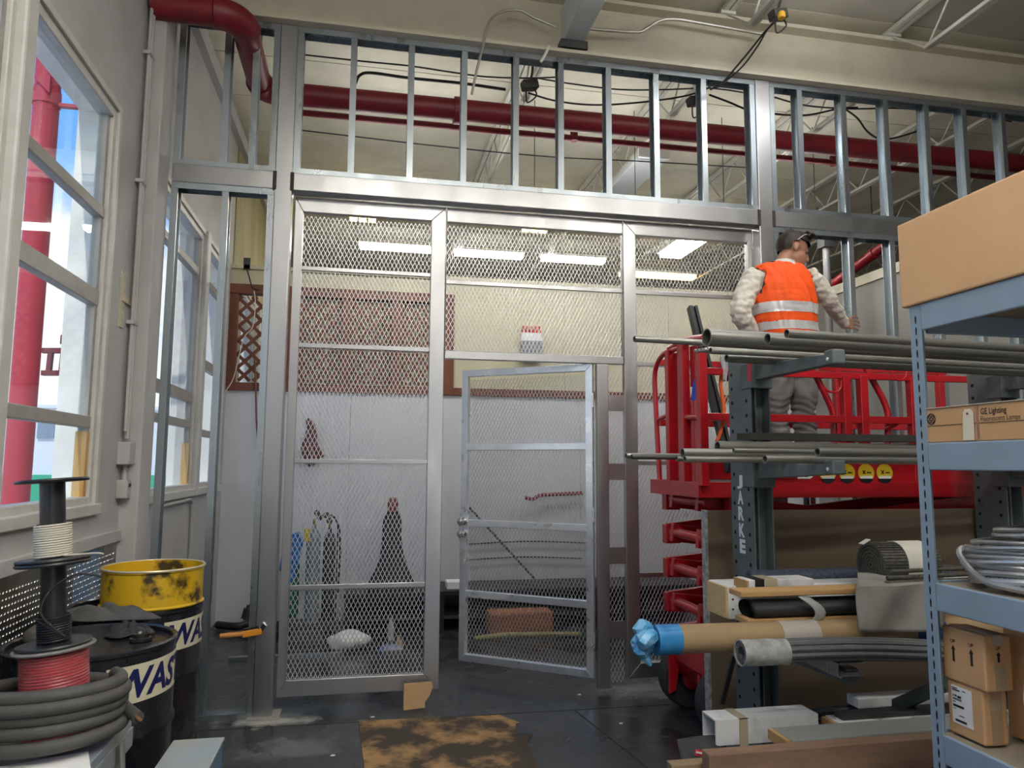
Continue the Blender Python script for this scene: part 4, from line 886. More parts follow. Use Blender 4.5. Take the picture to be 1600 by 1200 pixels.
fb_.build('film_tail', mat('crumpled blue film',(0.04,0.30,0.60),0.2,col2=(0.35,0.62,0.80),scale=25,amount=0.7,bump=0.6,bscale=40), tb_, smooth=True, kind='stuff')
# ribbed grey plastic bundle
YB_ = 2.75; c = at(1158,1020,y=YB_); rp = thing('ribbed_bundle', 'bundle of ribbed grey plastic strip in torn film below the cardboard tube', 'bundle', (c.x+0.6,YB_,c.z-0.06))
RIB = mat('ribbed grey plastic', (0.13,0.14,0.145), 0.4, col2=(0.07,0.075,0.08), scale=50, amount=0.6, stretch=(3,0.2,0.2))
for k in range(9):
    th = 2*math.pi*k/9; o_ = Vector((0,0.034*math.cos(th),0.034*math.sin(th)))
    MB().tube(arc([Vector((c.x,YB_,c.z))+o_, Vector((c.x+0.45,YB_,c.z-0.004))+o_, Vector((c.x+0.85,YB_,c.z-0.03))+o_, Vector((c.x+1.3,YB_,c.z-0.075))+o_],5), 0.0125, 7).build('strip', RIB, rp, smooth=True)
MB().tube([(c.x+0.02,YB_,c.z),(c.x+1.3,YB_,c.z-0.07)], 0.028, 12).build('core', mat('dark core',(0.03,0.03,0.035),0.6), rp)
MB().pipe((c.x-0.005,YB_,c.z),(c.x+0.19,YB_,c.z-0.003),0.051,0.045,20).build('film_sleeve', mat('silvery film',(0.50,0.51,0.50),0.25,0.2,col2=(0.22,0.22,0.22),scale=20,amount=0.8,bump=0.5,bscale=30), rp, smooth=True)
a = at(1316,1046,y=2.74); MB()
cn = MB(); cn.bx(a.x-0.02,a.x+0.10,2.74,3.3,a.z-0.03,a.z-0.026); cn.bx(a.x-0.02,a.x-0.016,2.74,3.3,a.z-0.026,a.z+0.02); cn.bx(a.x-0.02,a.x+0.10,2.74,3.3,a.z+0.02,a.z+0.024)
tag(cn.build('strut_channel', GALV), 'galvanised strut channel end poking toward the camera below the ribbed bundle', 'channel')
# base level
b2 = thing('white_carton', 'open-ended long white carton with a tan strap at the lower left of the rack', 'carton', at(1140,1165,y=2.9))
a = at(1118,1126,y=2.86); b = at(1118,1166,y=2.86); X2 = x_at(1279,1140,2.86); th = 0.006
for nm, q in (('top',(a.x,X2,2.86,2.98,a.z-th,a.z)),('bottom',(a.x,X2,2.86,2.98,b.z,b.z+th)),('side',(a.x,X2,2.86,2.86+th,b.z+th,a.z-th)),('side',(a.x,X2,2.98-th,2.98,b.z+th,a.z-th))):
    MB().bx(*q).build(nm, WHITEB, b2)
MB().bx(X2-0.006,X2,2.866,2.974,b.z+th,a.z-th).build('end', CARD, b2)
MB().bx(x_at(1155,1140,2.86),x_at(1168,1140,2.86),2.855,2.859,b.z-0.02,a.z+0.003).build('strap', TAPE, b2); MB().bx(x_at(1155,1140,2.86),x_at(1168,1140,2.86),2.855,2.98,a.z,a.z+0.003).build('strap', TAPE, b2)
q = at(1245,1134,y=2.857); MB().bx(q.x,q.x+0.06,2.8555,2.8585,q.z-0.035,q.z).build('label', mat('tan label',(0.50,0.40,0.20),0.7), b2)
b3 = thing('white_carton', 'white carton stained black with a pale end at the lower right of the rack', 'carton', at(1310,1155,y=2.8))
a = at(1312,1130,y=2.80); b = at(1312,1153,y=2.80)
MB().bx(a.x,3.3,2.80,2.90,b.z,a.z).build('body', mat('blotched white carton',(0.58,0.59,0.60),0.7,col2=(0.06,0.06,0.06),scale=9,amount=0.8,lo=0.58,hi=0.70), b3, bevel=0.004)
MB().bx(a.x-0.02,a.x-0.001,2.805,2.895,b.z+0.004,a.z-0.003).build('end_block', WOODL, b3)
MB().bx(a.x+0.03,3.3,2.82,2.88,a.z+0.001,a.z+0.022).build('grey_strip', DARKSTEEL, b3)
dk = MB().tube([at(1241,1117,y=3.02), at(1400,1103,y=2.98)], 0.022, 14).build('dark_tube', mat('dark blue-black tube',(0.018,0.022,0.032),0.35), smooth=True); tag(dk, 'dark glossy tube lying on the white carton at the base of the rack', 'tube')
tag(MB().bar(at(1392,1106,y=2.96), at(1480,1068,y=2.70), 0.05, 0.05).build('green_channel', mat('dark green channel',(0.05,0.065,0.06),0.45,0.3)), 'dark green channel slanting up behind the blue shelf post', 'channel')
lbox('white_strip', 1341, 1092, 1108, 2.93, 0.08, 2.75, WHITEB, 'short white carton behind the dark tube at the base of the rack', 'carton')
lbox('grey_batten', 1238, 1157, 1175, 2.62, 0.14, 2.8, mat('grey strip',(0.22,0.23,0.225),0.6), 'flat grey batten with a wooden end in front of the stained white carton', 'batten')
a = at(1238,1157,y=2.62); b = at(1238,1175,y=2.62)
tag(MB().bx(a.x-0.022,a.x-0.001,2.625,2.755,b.z+0.001,a.z-0.002).build('wood_offcut', WOODL), 'small pale wood offcut at the end of the grey batten', 'wood')
lbox('wood_beam', 1108, 1180, 1230, 2.52, 0.06, 2.8, mat('weathered beam',(0.27,0.165,0.11),0.75,col2=(0.09,0.05,0.03),scale=7,amount=0.8,stretch=(0.25,1,1)), 'thick weathered brown timber along the bottom of the frame', 'timber')
lbox('wood_beam', 1050, 1196, 1230, 2.60, 0.05, 2.6, mat('tan beam',(0.27,0.19,0.11),0.75,col2=(0.2,0.13,0.07),scale=5,amount=0.6,stretch=(0.25,1,1)), 'tan timber ending left of the thick weathered timber', 'timber')
lbox('grey_angle', 1150, 1170, 1185, 2.70, 0.02, 2.7, RACKG, 'thin grey steel angle between the white carton and the weathered timber', 'angle bar')
# dark pouch
pc_ = thing('tool_pouch', 'dark canvas tool pouch with a small red patch under the white carton end', 'pouch', at(1090,1195,y=2.85))
def pf_(u, v):
    px = 1058 + 74*u + 8*v*(1-u); py = 1158 - 8*math.sin(2.4*u) + (36+6*u)*v
    p = at(px, py, y=2.82 + 0.10*(1-v)); p.y -= 0.03*math.sin(math.pi*u)*math.sin(math.pi*min(1,v+0.15)); return p
DCAN = mat('dark canvas', (0.035,0.037,0.042), 0.85, col2=(0.055,0.057,0.06), scale=20, amount=0.5)
MB().grid(pf_, 14, 8).build('body', DCAN, pc_, solid=0.02, smooth=True)
p = at(1086,1168,y=2.84); MB().bar(p+Vector((-0.02,-0.045,0)), p+Vector((0.02,-0.045,-0.01)), 0.003, 0.022).build('patch', mat('red patch',(0.6,0.03,0.05),0.6), pc_)
p = at(1086,1168,y=2.835); MB().bar(p+Vector((-0.016,-0.045,0)), p+Vector((0.016,-0.045,-0.008)), 0.003, 0.006).build('patch_text', PAPERW, pc_)

# ================================================================== BLUE SHELF UNIT
SX0, SX1 = 1.80, 2.32; SY1 = 2.14; SY0 = 0.50
bs = thing('blue_shelf', 'blue-grey steel shelving unit at the right edge with slotted posts', 'shelf', ((SX0+SX1)/2, (SY0+SY1)/2, 0))
BOARD = mat('shelf board', (0.30,0.25,0.19), 0.8, col2=(0.22,0.18,0.13), scale=5, amount=0.6)
for x, sx in ((SX0,1),(SX1,-1)):
    for y, sy in ((SY1,-1),(SY0,1)):
        s = MB(); w_ = 0.05; t_ = 0.003
        s.bx(min(x,x+sx*t_),max(x,x+sx*t_),min(y,y+sy*w_),max(y,y+sy*w_),0,2.084); po = s.build('post', BLUESH, bs)
        MB().bx(min(x+sx*t_,x+sx*w_),max(x+sx*t_,x+sx*w_),min(y,y+sy*t_),max(y,y+sy*t_),0,2.084).build('post_flange', BLUESH, po)
        if x == SX0 and y == SY1:
            h = MB(); z = 0.60
            while z < 2.05:
                yy = y-0.026; X = x-0.0006
                h.prism([(-0.0022,0),(0.0022,0),(0.0034,0.012),(0.0034,0.018),(0.0014,0.026),(-0.0014,0.026),(-0.0034,0.018),(-0.0034,0.012)], (0.0012,0,0), (X,yy,z), (0,1,0), (0,0,1)); z += 0.0385
            h.build('keyhole_slot', HOLE, po, kind='stuff')
SZ = [2.085, 1.625, 1.18, 0.715, 0.20]; SH = 0.088
for z in SZ:
    MB().bx(SX0-0.003,SX0+0.012,SY0+0.02,SY1-0.052,z-SH,z).build('beam', BLUESH, bs, bevel=0.004)
    MB().bx(SX1-0.012,SX1+0.003,SY0+0.02,SY1-0.052,z-SH,z).build('beam', BLUESH, bs, bevel=0.004)
    MB().bx(SX0+0.055,SX1-0.055,SY1-0.014,SY1+0.001,z-SH,z).build('beam', BLUESH, bs, bevel=0.004)
    MB().bx(SX0+0.014,SX1-0.014,SY0+0.02,SY1-0.016,z-0.022,z-0.006).build('shelf_board', BOARD, bs)
# big carton on the top shelf
a = at(1406,470,x=SX0-0.01)
cb = thing('big_carton', 'large plain tan cardboard box overhanging the top of the blue shelf', 'carton', (SX0+0.25,1.7,SZ[0]))
MB().bx(SX0-0.012,SX0+0.50,0.9,2.165,SZ[0]+0.001,2.378).build('body', CARDT, cb, bevel=0.006)
# lamp carton with print
lc = thing('lamp_carton', 'flat kraft lamp carton printed GE Lighting on the second blue shelf', 'carton', (SX0+0.2,1.6,SZ[1]))
MB().bx(SX0+0.004,SX0+0.36,0.85,SY1-0.045,SZ[1]+0.001,SZ[1]+0.110).build('body', CARD, lc, bevel=0.003)
MB().bx(SX0+0.000,SX0+0.36,0.85,SY1-0.045,SZ[1]+0.1105,SZ[1]+0.113).build('flap', mat('pale carton flap',(0.62,0.55,0.45),0.8), lc)
X = SX0+0.0028; D_ = Vector((0,-1,0))
def ink(parent, t, px, py, w=None, h=None, bold=0.0, m=INK, x=X, name='lettering'):
    o = at(px, py, x=x); mm = MB(); text_on(mm, t, (x,o.y,o.z), D_, FZ, width=w, height=h, bold=bold); return mm.build(name, m, parent, fix=False)
ytag = lambda px: at(px, 660, x=X).y
INKG = mat('grey-brown ink', (0.06,0.04,0.03), 0.8)
ink(lc, 'GE Lighting', 1532.5, 650.5, w=abs(ytag(1573)-ytag(1532.5)), h=0.024, bold=0.012)
ink(lc, 'Fluorescent Lamps', 1532.5, 661, w=abs(ytag(1595)-ytag(1532.5)), h=0.020, m=INKG)
c = at(1455,655,x=X); rg = MB()
rg.tube([Vector((X,c.y+0.017*math.cos(a_),c.z+0.017*math.sin(a_))) for a_ in [R(15*i) for i in range(24)]], 0.0016, 4, closed=True); rg.build('roundel', INK, lc)
for k in range(4):
    th = R(45+90*k); mm = MB(); mm.tube([Vector((X,c.y+0.0095*math.cos(th)+0.005*math.cos(a_),c.z+0.0095*math.sin(th)+0.005*math.sin(a_))) for a_ in [R(36*i) for i in range(10)]], 0.0014, 4, closed=True); mm.build('roundel_curl', INK, lc)
MB().bx(X-0.0003,X+0.001,SY0+0.4,SY1-0.05,SZ[1]+0.054,SZ[1]+0.0555).build('seam', INKG, lc)
a, b = at(1502,640,x=X-0.004), at(1523,687,x=X-0.004); tg = MB().prism([(a.y,b.z-0.001),(b.y+0.002,b.z-0.001),(b.y,a.z-0.01),(b.y+0.01,a.z),(a.y-0.012,a.z),(a.y-0.004,a.z-0.01)], (0.0015,0,0), (X-0.004,0,0), (0,1,0), (0,0,1)).build('string_tag', mat('manila tag',(0.70,0.65,0.53),0.8), lc)
MB().lathe([(0.004,-0.0005),(0.004,0.002)], (X-0.0045,(a.y+b.y)/2,a.z-0.014), 8, Matrix(((0,0,1),(0,1,0),(-1,0,0)))).build('eyelet', mat('eyelet red',(0.3,0.06,0.04),0.6), tg)
a, b = at(1524,632,x=X), at(1531,686,x=X); MB().bx(X-0.0004,X+0.001,b.y,a.y,b.z,a.z).build('tape', mat('brown clear tape',(0.30,0.17,0.12),0.15), lc)
# coils of flexible metal conduit
FLEX = mat('flexible metal conduit', (0.58,0.59,0.60), 0.36, 0.9)
def flex_ring(name, c, rx, ry, r, turns, tilt, label, ribs=True, seed=1, zdrift=0.02):
    rnd = random.Random(seed); pts = []; N = int(turns*64)
    for k in range(N+1):
        th = 2*math.pi*k/64; pts.append(Vector((c[0]+rx*math.cos(th)*(1+0.03*math.sin(0.37*th)), c[1]+ry*math.sin(th)*(1+0.03*math.cos(0.5*th)), c[2]+zdrift*k/64+tilt*math.cos(th+0.6)+0.006*math.sin(2.1*th))))
    if ribs:
        fine = arc(pts, 5); fine = fine[::2]; rad = [r*(1.0 if i % 2 else 0.84) for i in range(len(fine))]
    else: fine = arc(pts, 2); rad = r
    return tag(MB().tube(fine, rad, 8).build(name, FLEX, smooth=True), label, 'conduit coil')
z3 = SZ[2]
flex_ring('flex_conduit', (2.06,1.93,z3+0.022), 0.20, 0.19, 0.012, 2.6, 0.008, 'coil of thick ribbed metal conduit at the bottom of the pile on the blue shelf', seed=1, zdrift=0.020)
flex_ring('flex_conduit', (2.05,1.94,z3+0.085), 0.19, 0.20, 0.0085, 2.6, 0.014, 'coil of thin ribbed metal conduit in the middle of the pile on the blue shelf', seed=2, zdrift=0.013)
flex_ring('flex_conduit', (2.06,1.92,z3+0.125), 0.20, 0.20, 0.0075, 2.2, 0.010, 'smooth-looking metal conduit loop spread widest near the top of the pile', seed=3, zdrift=0.014)
flex_ring('flex_conduit', (2.07,1.86,z3+0.165), 0.18, 0.19, 0.0085, 1.8, 0.008, 'small top coil of metal conduit crowning the pile on the blue shelf', seed=4, zdrift=0.014)
tag(MB().tube(arc([(1.96,2.08,z3+0.110),(1.90,2.085,z3+0.105),(1.865,2.05,z3+0.080),(1.85,1.99,z3+0.045),(1.845,1.92,z3+0.022),(1.87,1.82,z3+0.014)],10), [0.0115*(1.0 if i % 2 else 0.84) for i in range(51)], 8).build('flex_conduit', FLEX, smooth=True), 'loose end of thick ribbed conduit bending down over the shelf edge', 'conduit')
tag(MB().lathe([(0,0),(0.13,0),(0.13,0.02),(0.11,0.05),(0,0.055)], (2.14,1.80,z3+0.195), 24).build('slate_dish', mat('slate lid',(0.10,0.12,0.15),0.5), smooth=True), 'slate-blue shallow lid lying on top of the conduit coils', 'lid')
# small cartons on the lower shelf
def carton(name, label, x0, x1, y0, y1, z0, z1, seedc=CARD):
    c = thing(name, label, 'carton', ((x0+x1)/2,(y0+y1)/2,z0)); MB().bx(x0,x1,y0,y1,z0,z1).build('body', seedc, c, bevel=0.006); return c
z4 = SZ[3]
ay = lambda px, py=1060, x=SX0+0.03: at(px, py, x=x).y
BX, BXR = 1.84, 1.936; BY0, BY1 = 1.955, 2.122; BZ0, BZ1, BZ2 = z4+0.001, 0.878, 1.042
k1 = carton('small_carton', 'brown carton with a white address label, lower of the two stacked boxes', BX+0.005, BXR-0.006, BY0+0.022, BY1-0.006, BZ0, BZ1-0.001)
k2 = carton('small_carton', 'brown carton printed with UP arrows, upper of the two stacked boxes', BX, BXR, BY0, BY1, BZ1, BZ2)
TANL = mat('faded tan label',(0.40,0.31,0.20),0.7); X = BX-0.0006
for px, py in ((1489,1003),(1517,1010)):
    q = at(px, py, x=BX); mm = MB(); text_on(mm, 'UP', (X,q.y+0.0095,q.z-0.002), D_, FZ, width=0.019, height=0.011, bold=0.02); mm.build('lettering', INK, k2, fix=False)
    MB().prism([(-0.0042,0),(0.0042,0),(0.0042,0.036),(0.0085,0.036),(0,0.050),(-0.0085,0.036),(-0.0042,0.036)], (0.001,0,0), (X-0.0004,q.y,q.z-0.059), (0,1,0), (0,0,1)).build('arrow', INK, k2)
mm = MB(); text_on(mm, 'UP', (BX+0.040,BY0-0.0005,BZ2-0.042), FW, FZ, width=0.016, height=0.009, bold=0.02); mm.build('lettering', INK, k2, fix=False)
MB().prism([(-0.004,0),(0.004,0),(0.004,0.02),(0.008,0.02),(0,0.03),(-0.008,0.02),(-0.004,0.02)], (0,-0.001,0), (BX+0.048,BY0-0.0002,BZ2-0.078)).build('arrow', INK, k2)
MB().bx(BX+0.030,BX+0.070,BY0-0.0012,BY0+0.001,BZ1+0.004,BZ1+0.078).build('label', TANL, k2)
MB().bx(BX+0.030,BX+0.062,BY0-0.001,BY1+0.001,BZ2-0.0008,BZ2+0.0012).build('tape', mat('greyish tape',(0.42,0.38,0.33),0.2), k2)
MB().bx(BX+0.030,BX+0.062,BY0-0.0012,BY0+0.001,BZ2-0.03,BZ2+0.0012).build('tape', MATS['greyish tape'], k2)
X = BX+0.0045; LY_, LYa = BY1-0.024, BY1-0.103; LZ, LZa = BZ1-0.014, BZ1-0.128
lbw = MB().bx(X-0.0008,X+0.001,LYa,LY_,LZa,LZ).build('address_label', PAPERW, k1)
for i, (u0, u1, v0, v1) in enumerate(((0.04,0.30,0.92,0.95),(0.04,0.42,0.87,0.90),(0.55,0.72,0.90,0.92),(0.06,0.12,0.70,0.76),(0.16,0.26,0.71,0.76),(0.30,0.48,0.69,0.75),(0.06,0.5,0.62,0.67),(0.06,0.2,0.56,0.58),(0.06,0.6,0.44,0.50),(0.08,0.2,0.38,0.40),(0.35,0.6,0.22,0.24),(0.15,0.7,0.06,0.12))):
    MB().bx(X-0.0016,X-0.0007,LY_-(LY_-LYa)*u1,LY_-(LY_-LYa)*u0,LZa+(LZ-LZa)*v0,LZa+(LZ-LZa)*v1).build('print_line', INK if i % 3 else mat('grey print',(0.15,0.15,0.16),0.8), lbw)
MB().bx(BX+0.030,BX+0.070,BY0+0.0208,BY0+0.023,BZ0+0.002,BZ1-0.002).build('tape', mat('tan tape panel',(0.36,0.25,0.15),0.5), k1)
MB().bx(BX+0.026,BX+0.066,BY0+0.0200,BY0+0.0212,BZ1-0.06,BZ1-0.03).build('label', TANL, k1)
k3 = carton('side_carton', 'tan carton standing behind the two stacked boxes on the blue shelf', SX0+0.20, SX0+0.46, 1.60, 2.05, z4+0.001, z4+0.36, CARDT)
tag(MB().tube(arc([(1.88,1.86,z4+0.006),(1.885,1.875,z4+0.08),(1.90,1.885,z4+0.12),(1.875,1.86,z4+0.14),(1.885,1.87,z4+0.19),(1.875,1.84,z4+0.26),(1.90,1.80,z4+0.30)],6), 0.0025, 6).build('loose_wire', WIREW, smooth=True), 'thin cream wire dangling in front of the stacked cartons', 'wire')
# ================================================================== DRUMS
SIGNC = mat('cream label', (0.60,0.56,0.40), 0.6, col2=(0.48,0.42,0.26), scale=9, amount=0.6, lo=0.5, hi=0.8); NAVY = mat('navy lettering', (0.006,0.010,0.085), 0.5)
def wrap(c, r, az0, u, z): 
    a = az0 + u/r; return Vector((c[0]+r*math.cos(a), c[1]+r*math.sin(a), z))
def drum(c, label, az0):
    d = thing('waste_drum', label, 'drum', (c[0],c[1],0), 'waste drums'); r = 0.288
    pr = [(r-0.01,0.0),(r,0.01)]
    for zc in (0.30,0.58): pr += [(r,zc-0.02),(r+0.008,zc-0.006),(r+0.008,zc+0.006),(r,zc+0.02)]
    pr += [(r,0.862),(r+0.006,0.868),(r+0.006,0.880),(r-0.004,0.884),(r-0.012,0.878),(r-0.014,0.860),(r-0.03,0.858),(0.001,0.862)]
    MB().lathe(pr, (c[0],c[1],0), 64).build('shell', DRUMB, d, smooth=True)
    L = 0.50; z0, z1 = 0.700, 0.832; s = MB(); n = 40; rl = r+0.0015
    vs_ = []; 
    for i in range(n+1):
        u = L*i/n; vs_ += [wrap(c, rl, az0, u, z0), wrap(c, rl, az0, u, z1)]
    s.add(vs_, [(2*i,2*i+2,2*i+3,2*i+1) for i in range(n)])
    lb = s.build('label', SIGNC, d, smooth=True, fix=False)
    tv, tf = text_mesh('WASTE', 1.0, 0.032, 1.0, 0.18)
    x0 = min(p.x for p in tv); x1 = max(p.x for p in tv); y0 = min(p.y for p in tv); y1 = max(p.y for p in tv)
    # split faces finely so that the lettering follows the curve
    me = bpy.data.meshes.new('t'); me.from_pydata(tv, [], tf); b_ = bmesh.new(); b_.from_mesh(me); bmesh.ops.triangulate(b_, faces=b_.faces[:])
    bmesh.ops.subdivide_edges(b_, edges=[e_ for e_ in b_.edges if e_.calc_length() > 0.12], cuts=3); bmesh.ops.triangulate(b_, faces=b_.faces[:])
    b_.verts.ensure_lookup_table(); vv = [v.co.copy() for v in b_.verts]; ff = [[v.index for v in f.verts] for f in b_.faces]; b_.free(); bpy.data.meshes.remove(me)
    s = MB(); s.add([wrap(c, r+0.003, az0, 0.022+(p.x-x0)/(x1-x0)*(L-0.05), z0+0.015+(p.y-y0)/(y1-y0)*0.103) for p in vv], ff); s.build('lettering', NAVY, lb, fix=False)
    return d
D1 = (-0.985, 3.11); D2 = (-1.035, 3.85)
d1 = drum(D1, 'near black waste drum with two bungs and a rag on its lid', R(-63)); d2 = drum(D2, 'far black waste drum with the yellow ring standing on it', R(-52))
for (dx, dy) in ((-0.02,-0.14),(0.155,0.05)):
    bq = MB().lathe([(0.040,0),(0.040,0.010),(0.030,0.012),(0.030,0.026),(0.024,0.028),(0.020,0.020),(0.0,0.020)], (D1[0]+dx,D1[1]+dy,0.862), 20).build('bung', mat('oily bung',(0.06,0.055,0.05),0.3,0.6), d1, smooth=True)
# crumpled rag: folded strips heaped up
def rag(name, c, rx, ry, h, seed, label, m):
    rnd = random.Random(seed)
    ph = [rnd.uniform(0,6) for _ in range(6)]
    def f(u, v):
        th = 2*math.pi*u; rr = v
        wob = 1+0.22*math.sin(3*th+ph[0])+0.14*math.sin(5*th+ph[1])
        z = h*(1-rr**2.2)*(0.62+0.40*math.sin(4*th+ph[2]+7*rr)*min(1,rr*1.6)+0.22*math.sin(11*rr+ph[3]+2*math.sin(3*th)))
        return Vector((c[0]+rx*rr*wob*math.cos(th), c[1]+ry*rr*wob*math.sin(th), c[2]+max(0.001,z)))
    return tag(MB().grid(f, 44, 16).build(name, m, smooth=True, solid=0.004), label, 'rag')
RAGM = mat('oily black rag', (0.022,0.021,0.021), 0.8, col2=(0.05,0.048,0.046), scale=18, amount=0.7)
rag('oily_rag', (D1[0]+0.075, D1[1]+0.16, 0.866), 0.085, 0.075, 0.05, 3, 'black oily rag crumpled on the near drum lid', RAGM)
rag('grey_tarp', (D2[0]-0.02, 3.49, 0.888), 0.20, 0.085, 0.06, 5, 'grey tarp bundled between the two drums at the yellow ring', mat('grey tarp',(0.07,0.068,0.066),0.8,col2=(0.11,0.105,0.10),scale=9,amount=0.6))
cable('hose_stub', [(D1[0]-0.10,D1[1]-0.02,0.90),(D1[0]-0.17,D1[1]-0.06,0.90),(D1[0]-0.21,D1[1]+0.0,0.905),(D1[0]-0.19,D1[1]+0.12,0.92),(D1[0]-0.16,D1[1]+0.19,0.93)], 0.026, mat('dusty rubber hose',(0.095,0.085,0.075),0.7,col2=(0.06,0.055,0.05),scale=12,amount=0.6), 'bent dusty rubber hose lying on the left of the near drum lid', 'hose', 12)
yr = thing('yellow_ring', 'open yellow steel drum section with black spill stains on the far drum', 'drum', (-0.962,3.82,0.885))
YELM = mat('chipped yellow drum paint', (0.62,0.38,0.012), 0.42, col2=(0.015,0.013,0.010), scale=5.5, amount=0.95, lo=0.545, hi=0.63, detail=8)
MB().lathe([(0.222,0.0),(0.226,0.006),(0.218,0.014),(0.218,0.158),(0.224,0.164),(0.224,0.174),(0.214,0.174),(0.214,0.02),(0.0,0.018)], (-0.962,3.82,0.886), 56).build('shell', YELM, yr, smooth=True)
MB().tube([(-0.962+0.221*math.cos(R(6*k)),3.82+0.221*math.sin(R(6*k)),0.886+0.172) for k in range(60)], 0.006, 6, closed=True).build('rim', mat('worn pale rim',(0.62,0.55,0.38),0.4,0.4), yr, smooth=True)

# ================================================================== BENCH WITH SPOOLS
ZBN = 0.69
bn = thing('work_bench', 'dusty blue-grey steel bench at the lower left carrying the wire spools', 'bench', (-1.0,2.1,0))
BNM = mat('dusty bench top', (0.22,0.25,0.28), 0.6, col2=(0.34,0.31,0.27), scale=4, amount=0.7)
MB().bx(-1.34,-0.745,1.5,2.79,ZBN-0.03,ZBN).build('top', BNM, bn, bevel=0.004)
MB().bx(-0.75,-0.74,1.5,2.79,ZBN-0.09,ZBN-0.03).build('apron', BNM, bn); MB().bx(-1.34,-0.75,2.78,2.79,ZBN-0.09,ZBN-0.03).build('apron', BNM, bn)
for x in (-1.31,-0.775):
    for y in (1.53,2.75): MB().bx(x-0.02,x+0.02,y-0.02,y+0.02,0,ZBN-0.03).build('leg', BNM, bn)
A0 = Vector((-0.905,2.585,ZBN)); A1 = Vector((-0.972,2.600,1.492)); SA = (A1-A0).normalized()
U_ = SA.cross(Vector((0,1,0))).normalized(); V_ = SA.cross(U_); SM = Matrix((U_, V_, SA)).transposed()
LT = (A1-A0).length
def spool(label, z0, z1, rf, rc, wire_r0, wz0, wz1, wr, wm, fm):
    c = A0 + SA*z0
    s = thing('wire_spool', label, 'spool', c, 'stacked wire spools')
    h = z1-z0
    MB().lathe([(rc,0),(rf,0.0),(rf+0.003,0.005),(rf,0.010),(rc,0.010)], c, 40, SM).build('flange', fm, s, smooth=True)
    MB().lathe([(rc,0),(rf,0.0),(rf+0.003,0.005),(rf,0.010),(rc,0.010)], c+SA*(h-0.010), 40, SM).build('flange', fm, s, smooth=True)
    MB().lathe([(rc,0.009),(rc,h-0.009)], c, 28, SM).build('core', fm, s, smooth=True)
    n = int((wz1-wz0)/(2*wr)); wi = []
    for k in range(n*28+1):
        a = 2*math.pi*k/28; wi.append(c + SM @ Vector((wire_r0*math.cos(a), wire_r0*math.sin(a), wz0+wr+2*wr*k/28)))
    MB().tube(wi, wr*1.02, 6).build('winding', wm, s, smooth=True)
    return s
SPB = mat('black spool plastic', (0.016,0.017,0.019), 0.4, col2=(0.03,0.03,0.032), scale=6, amount=0.5); SPG = mat('grey fibre flange', (0.22,0.21,0.20), 0.75, col2=(0.16,0.15,0.14), scale=8, amount=0.6)
RW = mat('red wire', (0.45,0.016,0.028), 0.3, col2=(0.34,0.012,0.02), scale=10, amount=0.5)
s1 = spool('red wire spool in cling film standing inside the black hose coil', 0.001, 0.290, 0.112, 0.04, 0.090, 0.010, 0.278, 0.0045, RW, SPG)
MB().lathe([(0.0975,0.02),(0.0965,0.10),(0.0980,0.16),(0.0970,0.273)], A0, 40, SM).build('cling_film', mat('cling film',(0.9,0.9,0.9),0.12,alpha=0.07,bump=0.8,bscale=30), s1, smooth=True)
s2 = spool('black wire spool with a black core in the middle of the stack', 0.291, 0.548, 0.103, 0.036, 0.0445, 0.012, 0.095, 0.0035, WIREB, SPB)
s3 = spool('cream wire spool with a tall black core on top of the stack', 0.549, LT, 0.101, 0.036, 0.050, 0.012, 0.118, 0.0036, WIREW, SPB)
cable('wire_tail', [tuple(A0+SM@Vector((0.046,0.02,0.38))), tuple(A0+SM@Vector((0.0,0.06,0.36))), tuple(A0+Vector((0.03,-0.07,0.33))), tuple(A0+Vector((-0.035,-0.08,0.40))), tuple(A0+Vector((-0.02,-0.06,0.47))), tuple(A0+Vector((0.04,-0.04,0.51))), tuple(A0+Vector((0.11,-0.02,0.50)))], 0.0033, WIREB, 'loose end of black wire arching out beside the middle spool', 'wire')
cable('wire_tail', [tuple(A0+SM@Vector((-0.04,0.03,0.565))), tuple(A0+SM@Vector((-0.09,0.02,0.563))), tuple(A0+SM@Vector((-0.13,0.03,0.563))), tuple(A0+SM@Vector((-0.16,0.05,0.56)))], 0.003, WIREW, 'loose end of cream wire poking left from the top spool', 'wire')
# hose coil, tilted
hc = thing('hose_coil', 'thick dusty black cable coil lying on the bench around the red spool', 'coil', (-0.93,2.55,ZBN))
HOSE = mat('dusty black cable', (0.085,0.082,0.075), 0.65, col2=(0.05,0.048,0.045), scale=14, amount=0.7)
rh = 0.0205; pts = []; CX, CY, CR_ = -0.915, 2.565, 0.180
for k in range(5*48+1):
    th = 2*math.pi*k/48 + R(40); lay = k/48; rad = CR_ + 0.007*math.sin(lay*2.1)
    z = ZBN + rh + 0.003 + lay*rh*1.45 + 0.014*(1-math.sin(th))*min(1,lay/2.0)
    pts.append(Vector((CX+rad*1.06*math.cos(th), CY+rad*0.98*math.sin(th), z)))
MB().tube(pts, rh, 12).build('cable', HOSE, hc, smooth=True)
e0 = Vector((CX+CR_*math.cos(R(10)),CY+CR_*math.sin(R(10)),ZBN+0.085))
MB().tube(arc([e0+Vector((-0.02,0.10,-0.005)), e0+Vector((0.012,0.03,0.0)), e0+Vector((0.075,-0.05,-0.012))],6), rh*0.9, 12).build('cable_end', HOSE, hc, smooth=True)
MB().lathe([(0.015,0),(0.015,0.004),(0,0.005)], e0+Vector((0.074,-0.049,-0.012)), 12, Matrix(((0.6,0,0.8),(0,1,0),(-0.8,0,0.6)))).build('copper_end', mat('copper strands',(0.30,0.17,0.08),0.5,0.5), hc)
